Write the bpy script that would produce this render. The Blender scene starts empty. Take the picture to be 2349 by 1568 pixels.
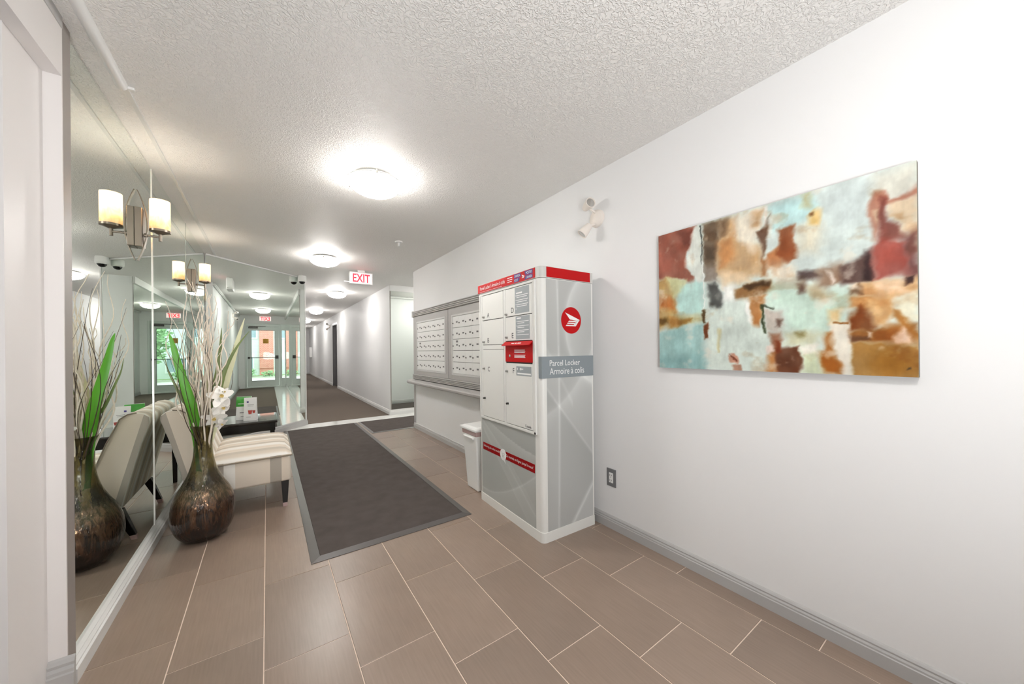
import bpy, bmesh, math, random
import numpy as np
from mathutils import Vector, Matrix

random.seed(7)
rng = np.random.default_rng(7)
SC = bpy.context.scene
COL = SC.collection

# ------------------------------------------------------------------ camera, world, exposure
YAW, ROLL, FOC, CAM_H = 0.61136, 0.01005, 801.43, 1.22
cy_, sy_ = math.cos(YAW), math.sin(YAW)
fwd = Vector((sy_, cy_, 0)); right = Vector((cy_, -sy_, 0)); down = Vector((0, 0, -1))
cr, sr = math.cos(ROLL), math.sin(ROLL)
r2 = cr * right + sr * down
d2 = -sr * right + cr * down
cd = bpy.data.cameras.new('camera')
cd.sensor_fit = 'HORIZONTAL'; cd.sensor_width = 36.0
cd.lens = FOC / 2349 * 36.0
cd.shift_y = 17.45 / 2349
cd.clip_start = 0.02; cd.clip_end = 200
cam = bpy.data.objects.new('camera', cd); COL.objects.link(cam)
m3 = Matrix((r2, -d2, -fwd)).transposed()
cam.matrix_world = Matrix.Translation((0, 0, CAM_H)) @ m3.to_4x4()
SC.camera = cam

W = bpy.data.worlds.new('world'); SC.world = W; W.use_nodes = True
W.node_tree.nodes['Background'].inputs[0].default_value = (0.86, 0.93, 1.0, 1)
W.node_tree.nodes['Background'].inputs[1].default_value = 2.4
vs = SC.view_settings
vs.view_transform = 'Standard'; vs.look = 'None'; vs.gamma = 1.0; vs.use_curve_mapping = False
EXPOSURE = 0.80
vs.exposure = EXPOSURE
BOWL = 27.0          # radiance of the lit glass bowls
def area(name, loc, target, size, watts, col=(1, 1, 1)):
    ld = bpy.data.lights.new(name, 'AREA'); ld.shape = 'DISK'; ld.size = size; ld.energy = watts; ld.color = col
    o = bpy.data.objects.new(name, ld); COL.objects.link(o); o.location = loc
    o.rotation_euler = (Vector(target) - Vector(loc)).to_track_quat('-Z', 'Y').to_euler(); return o
area('added_ceiling_fill', (.0, -1.0, .95), (.25, -.1, 2.45), 1.0, 29, (.95, .98, 1))      # added fill light behind the camera, aimed up to brighten near ceiling and wall
cyc = SC.cycles
cyc.max_bounces = 12; cyc.diffuse_bounces = 5; cyc.glossy_bounces = 6; cyc.transmission_bounces = 8
cyc.transparent_max_bounces = 12
cyc.sample_clamp_indirect = 6.0
cyc.blur_glossy = 0.4

# ------------------------------------------------------------------ helpers
def Hc(x):
    """ceiling height: it dips a little towards the mirror wall"""
    return 2.47 - .036 * min(1.0, max(0.0, (1.915 - x) / 2.545))

def lin(c):
    out = []
    for v in c:
        v = v / 255.0
        out.append(v / 12.92 if v <= 0.04045 else ((v + 0.055) / 1.055) ** 2.4)
    return tuple(out)

def mat(name, col, rough=0.5, metal=0.0, spec=0.5, noise=None, bump=None, emit=None, coat=0.0, alpha=None):
    m = bpy.data.materials.new(name); m.use_nodes = True
    nt = m.node_tree; b = nt.nodes['Principled BSDF']
    c = lin(col)
    b.inputs['Base Color'].default_value = (*c, 1)
    b.inputs['Roughness'].default_value = rough
    b.inputs['Metallic'].default_value = metal
    b.inputs['Specular IOR Level'].default_value = spec
    b.inputs['Coat Weight'].default_value = coat
    tc = nt.nodes.new('ShaderNodeTexCoord')
    if noise:
        sc, amt = noise[0], noise[1]
        mp = nt.nodes.new('ShaderNodeMapping')
        if len(noise) > 2: mp.inputs['Scale'].default_value = noise[2]
        nt.links.new(tc.outputs['Object'], mp.inputs[0])
        nz = nt.nodes.new('ShaderNodeTexNoise'); nz.inputs['Scale'].default_value = sc; nz.inputs['Detail'].default_value = 5
        nt.links.new(mp.outputs[0], nz.inputs['Vector'])
        rp = nt.nodes.new('ShaderNodeMapRange')
        rp.inputs[1].default_value = 0.3; rp.inputs[2].default_value = 0.7
        rp.inputs[3].default_value = 1 - amt; rp.inputs[4].default_value = 1 + amt
        nt.links.new(nz.outputs[0], rp.inputs[0])
        mx = nt.nodes.new('ShaderNodeVectorMath'); mx.operation = 'SCALE'
        mx.inputs[0].default_value = c
        nt.links.new(rp.outputs[0], mx.inputs['Scale'])
        nt.links.new(mx.outputs[0], b.inputs['Base Color'])
    if bump:
        nz = nt.nodes.new('ShaderNodeTexNoise'); nz.inputs['Scale'].default_value = bump[0]; nz.inputs['Detail'].default_value = 3
        nt.links.new(tc.outputs['Object'], nz.inputs['Vector'])
        bp = nt.nodes.new('ShaderNodeBump'); bp.inputs['Strength'].default_value = bump[1]; bp.inputs['Distance'].default_value = bump[2]
        nt.links.new(nz.outputs[0], bp.inputs['Height'])
        nt.links.new(bp.outputs[0], b.inputs['Normal'])
    if emit:
        b.inputs['Emission Color'].default_value = (*lin(emit[0]), 1)
        b.inputs['Emission Strength'].default_value = emit[1]
    return m

class MB:
    def __init__(s): s.v = []; s.f = []
    def add(s, vs, fs):
        o = len(s.v); s.v += [tuple(p) for p in vs]; s.f += [tuple(i + o for i in f) for f in fs]; return s
    def box(s, x0, x1, y0, y1, z0, z1):
        return s.add([(x0,y0,z0),(x1,y0,z0),(x1,y1,z0),(x0,y1,z0),(x0,y0,z1),(x1,y0,z1),(x1,y1,z1),(x0,y1,z1)],
                     [(0,3,2,1),(4,5,6,7),(0,1,5,4),(1,2,6,5),(2,3,7,6),(3,0,4,7)])
    def hexa(s, bot, top):
        return s.add(list(bot) + list(top), [(0,3,2,1),(4,5,6,7),(0,1,5,4),(1,2,6,5),(2,3,7,6),(3,0,4,7)])
    def quad(s, a, b, c, d): return s.add([a,b,c,d], [(0,1,2,3)])
    def prism(s, poly, axis, a, b):
        n = len(poly)
        def P(p, t):
            if axis == 'x': return (t, p[0], p[1])
            if axis == 'y': return (p[0], t, p[1])
            return (p[0], p[1], t)
        vs = [P(p, a) for p in poly] + [P(p, b) for p in poly]
        fs = [tuple(range(n))[::-1], tuple(range(n, 2*n))]
        fs += [(i, (i+1) % n, n + (i+1) % n, n + i) for i in range(n)]
        return s.add(vs, fs)
    def tube(s, pts, r, n=8, cap=True, flat=None):
        pts = [Vector(p) for p in pts]; k = len(pts)
        rs = r if isinstance(r, (list, tuple)) else [r] * k
        t0 = (pts[1] - pts[0]).normalized()
        up = Vector((0, 0, 1)) if abs(t0.z) < 0.9 else Vector((1, 0, 0))
        nrm = (up - t0 * up.dot(t0)).normalized()
        vs = []
        for i, p in enumerate(pts):
            t = (pts[min(i+1, k-1)] - pts[max(i-1, 0)]).normalized()
            nrm = (nrm - t * nrm.dot(t)).normalized(); bi = t.cross(nrm)
            for j in range(n):
                a = 2 * math.pi * j / n
                ca, sa = math.cos(a) * rs[i], math.sin(a) * rs[i] * (flat or 1)
                vs.append(p + nrm * ca + bi * sa)
        fs = [(i*n + j, i*n + (j+1) % n, (i+1)*n + (j+1) % n, (i+1)*n + j) for i in range(k-1) for j in range(n)]
        if cap: fs += [tuple(range(n))[::-1], tuple(range((k-1)*n, k*n))]
        return s.add(vs, fs)
    def cyl(s, p0, p1, r, n=16, r1=None): return s.tube([p0, p1], [r, r if r1 is None else r1], n)
    def lathe(s, prof, c=(0,0,0), n=32, axis=(0,0,1), close=False):
        ax = Vector(axis).normalized()
        e1 = ax.orthogonal().normalized(); e2 = ax.cross(e1); c = Vector(c)
        vs = []; k = len(prof)
        for r, z in prof:
            r = max(r, 1e-4)
            for j in range(n):
                a = 2 * math.pi * j / n
                vs.append(c + ax * z + (e1 * math.cos(a) + e2 * math.sin(a)) * r)
        fs = [(i*n + j, i*n + (j+1) % n, (i+1)*n + (j+1) % n, (i+1)*n + j) for i in range(k-1) for j in range(n)]
        if close: fs += [((k-1)*n + j, (k-1)*n + (j+1) % n, (j+1) % n, j) for j in range(n)]
        else: fs += [tuple(range(n))[::-1], tuple(range((k-1)*n, k*n))]
        return s.add(vs, fs)
    def build(s, name, m, parent=None, smooth=False, bevel=0.0, seg=2, origin=None, subsurf=0):
        o0 = Vector(origin) if origin is not None else Vector((0, 0, 0))
        me = bpy.data.meshes.new(name)
        me.from_pydata([Vector(p) - o0 for p in s.v], [], s.f); me.update()
        bm = bmesh.new(); bm.from_mesh(me)
        bmesh.ops.remove_doubles(bm, verts=bm.verts, dist=1e-6)
        bmesh.ops.recalc_face_normals(bm, faces=bm.faces)
        if bevel > 0:
            es = [e for e in bm.edges if len(e.link_faces) == 2 and e.calc_face_angle(0) > 0.5]
            bmesh.ops.bevel(bm, geom=es, offset=bevel, segments=seg, affect='EDGES', profile=0.5, clamp_overlap=True)
        for f in bm.faces: f.smooth = smooth
        bm.to_mesh(me); bm.free()
        if smooth and hasattr(me, 'set_sharp_from_angle'): me.set_sharp_from_angle(angle=math.radians(40))
        o = bpy.data.objects.new(name, me); COL.objects.link(o)
        if m: me.materials.append(m)
        if parent is not None: o.parent = parent
        if subsurf:
            md = o.modifiers.new('subdivision', 'SUBSURF'); md.levels = subsurf; md.render_levels = subsurf
        return o

def tag(o, label=None, cat=None, group=None, kind=None):
    if label: o['label'] = label
    if cat: o['category'] = cat
    if group: o['group'] = group
    if kind: o['kind'] = kind
    return o

def thing(name, loc, label, cat, group=None, rz=0.0):
    o = bpy.data.objects.new(name, None); COL.objects.link(o)
    o.empty_display_size = 0.05
    o.location = loc; o.rotation_euler = (0, 0, rz)
    return tag(o, label, cat, group)

def copy_tree(o, parent=None):
    c = o.copy(); COL.objects.link(c)
    if parent is not None: c.parent = parent
    for ch in list(o.children): copy_tree(ch, c)
    return c

def struct(o): o['kind'] = 'structure'; return o

def lettering(text, m, parent, origin, rdir, udir, width=None, height=None, depth=0.0008, name='lettering', spacing=1.0, bold=0.0):
    """text as real raised mesh letters; origin is the lower left corner of its box, rdir the reading direction"""
    cu = bpy.data.curves.new(name, 'FONT'); cu.body = text; cu.size = 1.0; cu.extrude = 0.0
    cu.resolution_u = 3; cu.offset = bold; cu.space_character = spacing
    to = bpy.data.objects.new(name, cu); COL.objects.link(to)
    dg = bpy.context.evaluated_depsgraph_get()
    me = bpy.data.meshes.new_from_object(to.evaluated_get(dg))
    bpy.data.objects.remove(to); bpy.data.curves.remove(cu)
    me.name = name
    n = len(me.vertices); co = np.empty(n * 3); me.vertices.foreach_get('co', co); co = co.reshape(-1, 3)
    mn, mx = co.min(0), co.max(0); ext = np.maximum(mx - mn, 1e-6)
    sx = sy = None
    if width: sx = width / ext[0]
    if height: sy = height / ext[1]
    sx = sx or sy; sy = sy or sx
    r = Vector(rdir).normalized(); u = Vector(udir).normalized(); nn = r.cross(u)
    loc = (co[:, 0:1] - mn[0]) * sx * np.array(r) + (co[:, 1:2] - mn[1]) * sy * np.array(u) + np.array(origin) + np.array(nn) * depth
    me.vertices.foreach_set('co', loc.ravel()); me.update()
    me.materials.clear(); me.materials.append(m)
    o = bpy.data.objects.new(name, me); COL.objects.link(o)
    if parent is not None: o.parent = parent
    return o

def flat_poly(mb, pts, origin, rdir, udir, depth):
    r = Vector(rdir); u = Vector(udir); nn = r.cross(u); o = Vector(origin)
    return mb.add([o + r * p[0] + u * p[1] + nn * depth for p in pts], [tuple(range(len(pts)))])

# value noise for painted prints
_lat = rng.random((64, 64))
def vnoise(x, y):
    xi = np.floor(x).astype(int); yi = np.floor(y).astype(int); fx = x - xi; fy = y - yi
    fx = fx * fx * (3 - 2 * fx); fy = fy * fy * (3 - 2 * fy)
    a = _lat[xi % 64, yi % 64]; b = _lat[(xi+1) % 64, yi % 64]; c = _lat[xi % 64, (yi+1) % 64]; d = _lat[(xi+1) % 64, (yi+1) % 64]
    return (a*(1-fx) + b*fx)*(1-fy) + (c*(1-fx) + d*fx)*fy
def fbm(x, y, o=4):
    s = 0; a = 0.5
    for k in range(o):
        s = s + a * (vnoise(x * 2**k + 17*k, y * 2**k + 31*k) - 0.5); a *= 0.5
    return s
def sstep(a, b, x):
    t = np.clip((x - a) / (b - a), 0, 1); return t * t * (3 - 2 * t)

def printed_grid(name, nu, nv, corner, eu, ev, colfn, m, parent):
    """flat printed surface: a grid whose colour attribute holds the print. colfn(u,v)->rgb 0..255"""
    u = np.linspace(0, 1, nu); v = np.linspace(0, 1, nv); U, V = np.meshgrid(u, v, indexing='ij')
    P = np.array(corner)[None, None] + U[..., None] * np.array(eu) + V[..., None] * np.array(ev)
    idx = np.arange(nu * nv).reshape(nu, nv)
    F = np.stack([idx[:-1, :-1], idx[1:, :-1], idx[1:, 1:], idx[:-1, 1:]], -1).reshape(-1, 4)
    me = bpy.data.meshes.new(name); me.from_pydata(P.reshape(-1, 3).tolist(), [], F.tolist()); me.update()
    c = np.clip(colfn(U, V), 0, 255) / 255.0
    c = np.where(c <= 0.04045, c / 12.92, ((c + 0.055) / 1.055) ** 2.4)
    rgba = np.concatenate([c, np.ones(c.shape[:2] + (1,))], -1).reshape(-1, 4).astype(np.float32)
    at = me.color_attributes.new('print', 'FLOAT_COLOR', 'POINT'); at.data.foreach_set('color', rgba.ravel())
    me.materials.append(m)
    o = bpy.data.objects.new(name, me); COL.objects.link(o)
    if parent is not None: o.parent = parent
    return o

def print_mat(name, rough, spec=0.4, coat=0.0):
    m = mat(name, (200, 200, 200), rough, spec=spec, coat=coat)
    nt = m.node_tree; a = nt.nodes.new('ShaderNodeAttribute'); a.attribute_name = 'print'
    nt.links.new(a.outputs['Color'], nt.nodes['Principled BSDF'].inputs['Base Color'])
    return m

# ------------------------------------------------------------------ materials
M = {}
M['wall'] = mat('white_wall_paint', (236, 236, 236), 0.55, spec=0.3, bump=(90, 0.05, 0.002))
M['wall_warm'] = mat('white_door_paint', (232, 228, 226), 0.4, spec=0.4)
M['trim'] = mat('grey_trim_paint', (182, 181, 180), 0.35, spec=0.5)
M['trim_white'] = mat('white_trim_paint', (225, 225, 223), 0.35, spec=0.5)
M['trim_dark'] = mat('taupe_grey_edge_strip', (150, 143, 138), 0.4)
M['grout'] = mat('pale_grout', (236, 216, 200), 0.85, noise=(60, 0.05))
M['stone'] = mat('white_stone_strip', (236, 236, 232), 0.12, spec=0.6, noise=(9, 0.03))
M['carpet'] = mat('taupe_corridor_carpet', (112, 102, 93), 0.95, spec=0.1, noise=(120, 0.16), bump=(500, 0.5, 0.004))
M['pile'] = mat('charcoal_mat_pile', (90, 83, 80), 0.95, spec=0.1, noise=(9, 0.10), bump=(420, 0.6, 0.004))
M['rubber'] = mat('charcoal_mat_rubber', (92, 88, 86), 0.38, spec=0.5)
M['mirror'] = mat('silvered_mirror', (236, 242, 237), 0.0, metal=1.0)
M['glassedge'] = mat('polished_mirror_edge', (215, 222, 214), 0.1, metal=0.8)
M['black'] = mat('black_lacquer', (16, 14, 14), 0.18, spec=0.6)
M['tabletop'] = mat('glossy_black_table_top', (26, 24, 24), 0.06, spec=0.8, coat=0.6)
M['nickel'] = mat('brushed_bronze_nickel', (142, 131, 118), 0.32, metal=0.85)
M['chrome'] = mat('chrome', (200, 198, 194), 0.15, metal=1.0)
M['steel_dark'] = mat('dark_steel', (70, 68, 66), 0.35, metal=0.7)
M['plastic'] = mat('white_plastic', (238, 238, 236), 0.35)
M['ivory'] = mat('ivory_plastic', (236, 228, 220), 0.4)
M['domeblack'] = mat('smoked_dome', (14, 14, 15), 0.08, spec=0.7)
M['greyplate'] = mat('grey_outlet_plate', (118, 118, 120), 0.4)
M['lockwhite'] = mat('cream_locker_paint', (232, 232, 228), 0.32, spec=0.5)
M['lockgap'] = mat('locker_shadow_gap', (60, 60, 58), 0.7)
M['lockgrey'] = mat('pale_grey_locker_corner', (206, 206, 202), 0.28, spec=0.5)
M['red'] = mat('signal_red_enamel', (188, 6, 14), 0.45, spec=0.22)
M['redband'] = mat('deep_red_print', (150, 4, 10), 0.5, spec=0.2)
M['banner'] = mat('slate_grey_print', (136, 145, 150), 0.4)
M['infogrey'] = mat('mid_grey_print', (158, 164, 168), 0.28)
M['white'] = mat('white_print', (244, 244, 244), 0.45)
M['ink'] = mat('black_print', (28, 28, 30), 0.5)
M['blue'] = mat('blue_print', (62, 48, 128), 0.4)
M['boxgrey'] = mat('grey_mailbox_frame', (182, 179, 177), 0.4, spec=0.4)
M['boxlight'] = mat('light_mailbox_rim', (214, 213, 211), 0.35)
M['boxdoor'] = mat('off_white_mailbox_door', (238, 238, 236), 0.35, spec=0.5)
M['boxplate'] = mat('dark_number_plate', (116, 114, 114), 0.4)
M['liner'] = mat('pinkish_bin_liner', (186, 160, 158), 0.4)
M['doorgrey'] = mat('dark_grey_door', (112, 110, 111), 0.4)
M['alu'] = mat('pale_aluminium_frame', (214, 220, 216), 0.3, spec=0.5)
M['brass'] = mat('gold_plaque', (176, 128, 32), 0.35, metal=0.3)
M['exitface'] = mat('exit_sign_panel', (245, 228, 228), 0.4, emit=((255, 225, 225), 0.55))
M['exitred'] = mat('exit_sign_letters', (235, 60, 75), 0.4, emit=((255, 45, 62), 0.75))
M['seam'] = mat('bright_mirror_channel', (232, 232, 226), 0.25, metal=0.4)
M['bulb'] = mat('frosted_glass_bowl', (250, 248, 244), 0.3, emit=((255, 251, 247), BOWL))
M['twig'] = mat('pale_willow', (238, 226, 210), 0.6, noise=(40, 0.1))
M['twigdark'] = mat('dark_willow', (74, 58, 44), 0.6, noise=(40, 0.2))
M['leaf'] = mat('bright_green_leaf', (88, 166, 34), 0.35, noise=(14, 0.15, (1, 1, .2)))
M['leafdark'] = mat('olive_green_leaf', (112, 128, 70), 0.4, noise=(14, 0.15, (1, 1, .2)))
M['leafpale'] = mat('pale_cream_green_leaf', (222, 222, 182), 0.4, noise=(14, 0.12, (1, 1, .2)))
M['petal'] = mat('white_orchid_petal', (246, 244, 238), 0.5)
M['lip'] = mat('yellow_orchid_lip', (214, 190, 120), 0.5)
M['bagwhite'] = mat('white_foil_bag', (238, 238, 236), 0.3)
M['baggreen'] = mat('green_foil_bag', (58, 158, 46), 0.3)
M['tea'] = mat('red_tea_print', (170, 62, 50), 0.4)
M['greyprint'] = mat('grey_print', (150, 150, 152), 0.4)
M['grass'] = mat('lawn_grass', (128, 156, 96), 0.9, noise=(6, 0.25))
M['pave'] = mat('pale_paving', (206, 202, 194), 0.85, noise=(4, 0.08))
M['foliage'] = mat('tree_foliage', (146, 182, 132), 0.7, noise=(3, 0.3))
M['bark'] = mat('grey_bark', (120, 105, 92), 0.85, noise=(9, 0.2))
M['paneblue'] = mat('window_reflection_glass', (150, 168, 176), 0.1)

def glass_pane():
    m = bpy.data.materials.new('clear_window_glass'); m.use_nodes = True
    nt = m.node_tree; nt.nodes.clear()
    out = nt.nodes.new('ShaderNodeOutputMaterial'); mx = nt.nodes.new('ShaderNodeMixShader')
    tr = nt.nodes.new('ShaderNodeBsdfTransparent'); tr.inputs[0].default_value = (0.93, 0.97, 0.95, 1)
    gl = nt.nodes.new('ShaderNodeBsdfGlossy'); gl.inputs['Roughness'].default_value = 0.0
    fr = nt.nodes.new('ShaderNodeFresnel'); fr.inputs[0].default_value = 1.45
    nt.links.new(fr.outputs[0], mx.inputs[0]); nt.links.new(tr.outputs[0], mx.inputs[1]); nt.links.new(gl.outputs[0], mx.inputs[2])
    nt.links.new(mx.outputs[0], out.inputs[0]); return m
M['glass'] = glass_pane()

def ceiling_mat():
    m = mat('stippled_ceiling', (246, 244, 241), 0.5, spec=0.35)
    nt = m.node_tree; b = nt.nodes['Principled BSDF']
    tc = nt.nodes.new('ShaderNodeTexCoord')
    n0 = nt.nodes.new('ShaderNodeTexNoise'); n0.inputs['Scale'].default_value = 26; n0.inputs['Detail'].default_value = 2
    nt.links.new(tc.outputs['Object'], n0.inputs['Vector'])
    sc = nt.nodes.new('ShaderNodeVectorMath'); sc.operation = 'SCALE'; sc.inputs['Scale'].default_value = 0.035
    nt.links.new(n0.outputs['Color'], sc.inputs[0])
    ad = nt.nodes.new('ShaderNodeVectorMath'); nt.links.new(tc.outputs['Object'], ad.inputs[0]); nt.links.new(sc.outputs[0], ad.inputs[1])
    n1 = nt.nodes.new('ShaderNodeTexNoise'); n1.inputs['Scale'].default_value = 62; n1.inputs['Detail'].default_value = 2.5
    nt.links.new(ad.outputs[0], n1.inputs['Vector'])
    # ridges: worm-like crests of a roller stipple
    sub = nt.nodes.new('ShaderNodeMath'); sub.operation = 'SUBTRACT'; sub.inputs[1].default_value = 0.5; nt.links.new(n1.outputs[0], sub.inputs[0])
    ab = nt.nodes.new('ShaderNodeMath'); ab.operation = 'ABSOLUTE'; nt.links.new(sub.outputs[0], ab.inputs[0])
    mr = nt.nodes.new('ShaderNodeMapRange'); mr.interpolation_type = 'SMOOTHSTEP'
    mr.inputs[1].default_value = 0.0; mr.inputs[2].default_value = 0.09; mr.inputs[3].default_value = 1; mr.inputs[4].default_value = 0
    nt.links.new(ab.outputs[0], mr.inputs[0])
    bp = nt.nodes.new('ShaderNodeBump'); bp.inputs['Strength'].default_value = 0.62; bp.inputs['Distance'].default_value = 0.005
    nt.links.new(mr.outputs[0], bp.inputs['Height']); nt.links.new(bp.outputs[0], b.inputs['Normal'])
    return m
M['ceil'] = ceiling_mat()

def tile_mat(name, col, seed):
    m = mat(name, col, 0.30, spec=0.7)
    nt = m.node_tree; b = nt.nodes['Principled BSDF']
    tc = nt.nodes.new('ShaderNodeTexCoord'); mp = nt.nodes.new('ShaderNodeMapping')
    mp.inputs['Scale'].default_value = (60, 3.0, 1); mp.inputs['Location'].default_value = (seed, seed * 2.3, 0)
    nt.links.new(tc.outputs['Object'], mp.inputs[0])
    n = nt.nodes.new('ShaderNodeTexNoise'); n.inputs['Scale'].default_value = 2.2; n.inputs['Detail'].default_value = 5
    nt.links.new(mp.outputs[0], n.inputs['Vector'])
    n2 = nt.nodes.new('ShaderNodeTexNoise'); n2.inputs['Scale'].default_value = 3.5; n2.inputs['Detail'].default_value = 3
    nt.links.new(tc.outputs['Object'], n2.inputs['Vector'])
    ad = nt.nodes.new('ShaderNodeMath'); nt.links.new(n.outputs[0], ad.inputs[0]); nt.links.new(n2.outputs[0], ad.inputs[1])
    rp = nt.nodes.new('ShaderNodeMapRange'); rp.inputs[1].default_value = 0.7; rp.inputs[2].default_value = 1.3; rp.inputs[3].default_value = 0.9; rp.inputs[4].default_value = 1.1
    nt.links.new(ad.outputs[0], rp.inputs[0])
    sc = nt.nodes.new('ShaderNodeVectorMath'); sc.operation = 'SCALE'; sc.inputs[0].default_value = lin(col)
    nt.links.new(rp.outputs[0], sc.inputs['Scale']); nt.links.new(sc.outputs[0], b.inputs['Base Color'])
    return m
M['tiles'] = [tile_mat('taupe_floor_tile_%s' % n, c, i * 3.7) for i, (n, c) in enumerate((('a', (146, 127, 113)), ('b', (141, 123, 110)), ('c', (150, 131, 117))))]

# ------------------------------------------------------------------ room shell
H = 2.47; XR = 1.915; XL = -0.615; YB = -2.3
YH0, YH1 = 5.45, 6.78          # side hall between these
XD = 8.55                      # entrance door wall
YE = 22.3                      # end of the corridor
CX = 0.53                      # corridor's left wall
C45 = -6.235                   # the angled wall: x - y = C45
YA = XL - C45                  # 5.62 where it leaves the left wall
YC = CX - C45                  # 6.765 where it meets the corridor

# ceiling, one slab over lobby, corridor and hall
mb = MB(); mb.hexa([(-1.2, YB - .1, Hc(-.63)), (-.63, YB - .1, Hc(-.63)), (-.63, YE + .1, Hc(-.63)), (-1.2, YE + .1, Hc(-.63))], [(-1.2, YB - .1, 2.57), (-.63, YB - .1, 2.57), (-.63, YE + .1, 2.57), (-1.2, YE + .1, 2.57)])
for xa, xb in ((-.63, XR), (XR, XD + .15)):
    mb.hexa([(xa, YB - .1, Hc(xa)), (xb, YB - .1, Hc(xb)), (xb, YE + .1, Hc(xb)), (xa, YE + .1, Hc(xa))], [(xa, YB - .1, 2.57), (xb, YB - .1, 2.57), (xb, YE + .1, 2.57), (xa, YE + .1, 2.57)])
struct(mb.build('ceiling', M['ceil']))

# tiled lobby floor: a grout bed with every tile a piece of its own
floor = struct(MB().box(-0.72, XR + .02, YB - .05, 6.43, -0.06, -0.0025).build('floor', M['grout']))
PX, PY = 0.3044, 0.598
x_lines = [-0.325 + PX * k for k in range(-1, 8)]
x0lim, x1lim, y0lim, y1lim = -0.62, XR, YB, 6.43
tile_cache = {}
g = 0.0021
for k, xl in enumerate(x_lines):
    sx = k - 1
    y0 = 1.848 - 0.2 * sx
    n0 = math.floor((YB - y0) / PY)
    for n in range(n0, n0 + 17):
        ya, yb = y0 + n * PY, y0 + (n + 1) * PY
        xa, xb = max(xl, x0lim), min(xl + PX, x1lim)
        ya, yb = max(ya, y0lim), min(yb, y1lim)
        if yb - ya < 0.02 or xb - xa < 0.02: continue
        w, l = round(xb - xa - 2 * g, 4), round(yb - ya - 2 * g, 4)
        mi = (k * 5 + n * 7) % 3
        key = (w, l, mi)
        if key not in tile_cache:
            e = 0.0012
            t = MB().hexa([(0,0,-0.009),(w,0,-0.009),(w,l,-0.009),(0,l,-0.009)], [(0,0,-e),(w,0,-e),(w,l,-e),(0,l,-e)])
            t.f.remove((4,5,6,7)); o4 = 4
            t.add([(e,e,0),(w-e,e,0),(w-e,l-e,0),(e,l-e,0)], [(0,1,2,3)])
            t.f += [(4,5,9,8),(5,6,10,9),(6,7,11,10),(7,4,8,11)]
            ob = t.build('tile', M['tiles'][mi], floor)
            tile_cache[key] = ob.data
        else:
            ob = bpy.data.objects.new('tile', tile_cache[key]); COL.objects.link(ob); ob.parent = floor
        ob.location = (xa + g, ya + g, 0)

struct(MB().box(CX - .05, XR + .16, YH1, YE, -0.06, 0.0).build('floor', M['carpet']))
struct(MB().box(XR + .02, XD, YH0 - .02, 6.43, -0.06, 0.0).build('floor', M['carpet']))
struct(MB().box(-0.3, XD, 6.43, YH1, -0.06, 0.0006).build('trim_1', M['stone']))

# walls
struct(MB().box(XR, XR + .12, YB, YH0, 0, H).build('wall_right', M['wall']))
struct(MB().box(XR + .12, XD, YH0 - .12, YH0, 0, H).build('wall_hall', M['wall']))
struct(MB().box(-1.2, XR + .12, YB - .12, YB, 0, H).build('wall_back', M['wall']))
struct(MB().box(XL - .14, XL - .012, 1.96, YA + .1, 0, H).build('wall_left', M['wall']))
# corridor walls (door opening in the right one)
DY0, DY1, DZ = 12.84, 13.83, 2.14
w = MB().box(XR, XR + .15, YH1, DY0, 0, H).box(XR, XR + .15, DY1, YE, 0, H).box(XR, XR + .15, DY0, DY1, DZ, H)
struct(w.build('wall_corridor_right', M['wall']))
struct(MB().box(CX - .12, CX, YC + .0, YE, 0, H).build('wall_corridor_left', M['wall']))
struct(MB().box(CX - .12, XR + .15, YE, YE + .12, 0, H).build('wall_corridor_end', M['wall']))
struct(MB().box(XR + .15, XD, YH1 + .012, YH1 + .12, 0, H).build('wall_hall_far', M['wall']))
# angled wall body behind its mirror
d = 0.012 * math.sqrt(2)
struct(MB().prism([(XL - .012, YA + .012), (CX - d, YC + .0), (CX - .12, YC + .14), (XL - .14, YA + .2)], 'z', 0, H).build('wall_angled', M['wall']))

# left foreground: white jamb and header of a shallow door recess
XW = -0.598
lw = MB()
lw.box(-1.1, XW, YB, 1.955, 2.22, H)              # header over the recess
lw.box(-1.1, XW - .044, 1.727, 1.955, 0, 2.22)      # set-back jamb face
lw.box(-1.1, XW, 1.955, 1.962, 0, H)               # corner of the jamb in front of the mirror
struct(lw.build('wall_left', M['wall_warm']))
door3 = struct(MB().box(-1.1, XW - .075, YB, 1.727, 0.01, 2.22).build('door_3', M['doorgrey']))
struct(MB().box(XW - .02, XW + .003, YB, 1.957, 2.394, H).build('trim_2', M['trim']))
struct(MB().box(XL - .012, XW - .003, 1.962, 2.037, 0, H).build('trim_3', M['trim_dark'], bevel=.003))
# baseboards: ogee profile
def base_profile(h=0.085, t=0.017):
    return [(0, 0), (t, 0), (t, h * .58), (t * .82, h * .62), (t * .82, h * .70), (t * .55, h * .78), (t * .62, h * .86), (t * .3, h * .95), (0, h)]
def baseboard(name, p0, p1, nrm, m, h=0.085, t=0.017):
    p0 = Vector((*p0, 0)); p1 = Vector((*p1, 0)); n = Vector((*nrm, 0)).normalized()
    pr = base_profile(h, t); mb = MB(); k = len(pr)
    vs = [p + n * a + Vector((0, 0, b)) for p in (p0, p1) for a, b in pr]
    fs = [(i, (i+1) % k, k + (i+1) % k, k + i) for i in range(k)] + [tuple(range(k))[::-1], tuple(range(k, 2*k))]
    return struct(mb.add(vs, fs).build(name, m))
baseboard('baseboard_right', (XR, YB), (XR, YH0), (-1, 0), M['trim'])
baseboard('baseboard_left', (XL - .012, 1.99), (XL - .012, YA), (1, 0), M['trim_white'], h=.09, t=.042)
baseboard('baseboard_jamb', (XW - .044, 1.955), (XW + .02, 1.955), (0, -1), M['trim'], h=.135, t=.018)
a45 = math.sqrt(.5)
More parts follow.
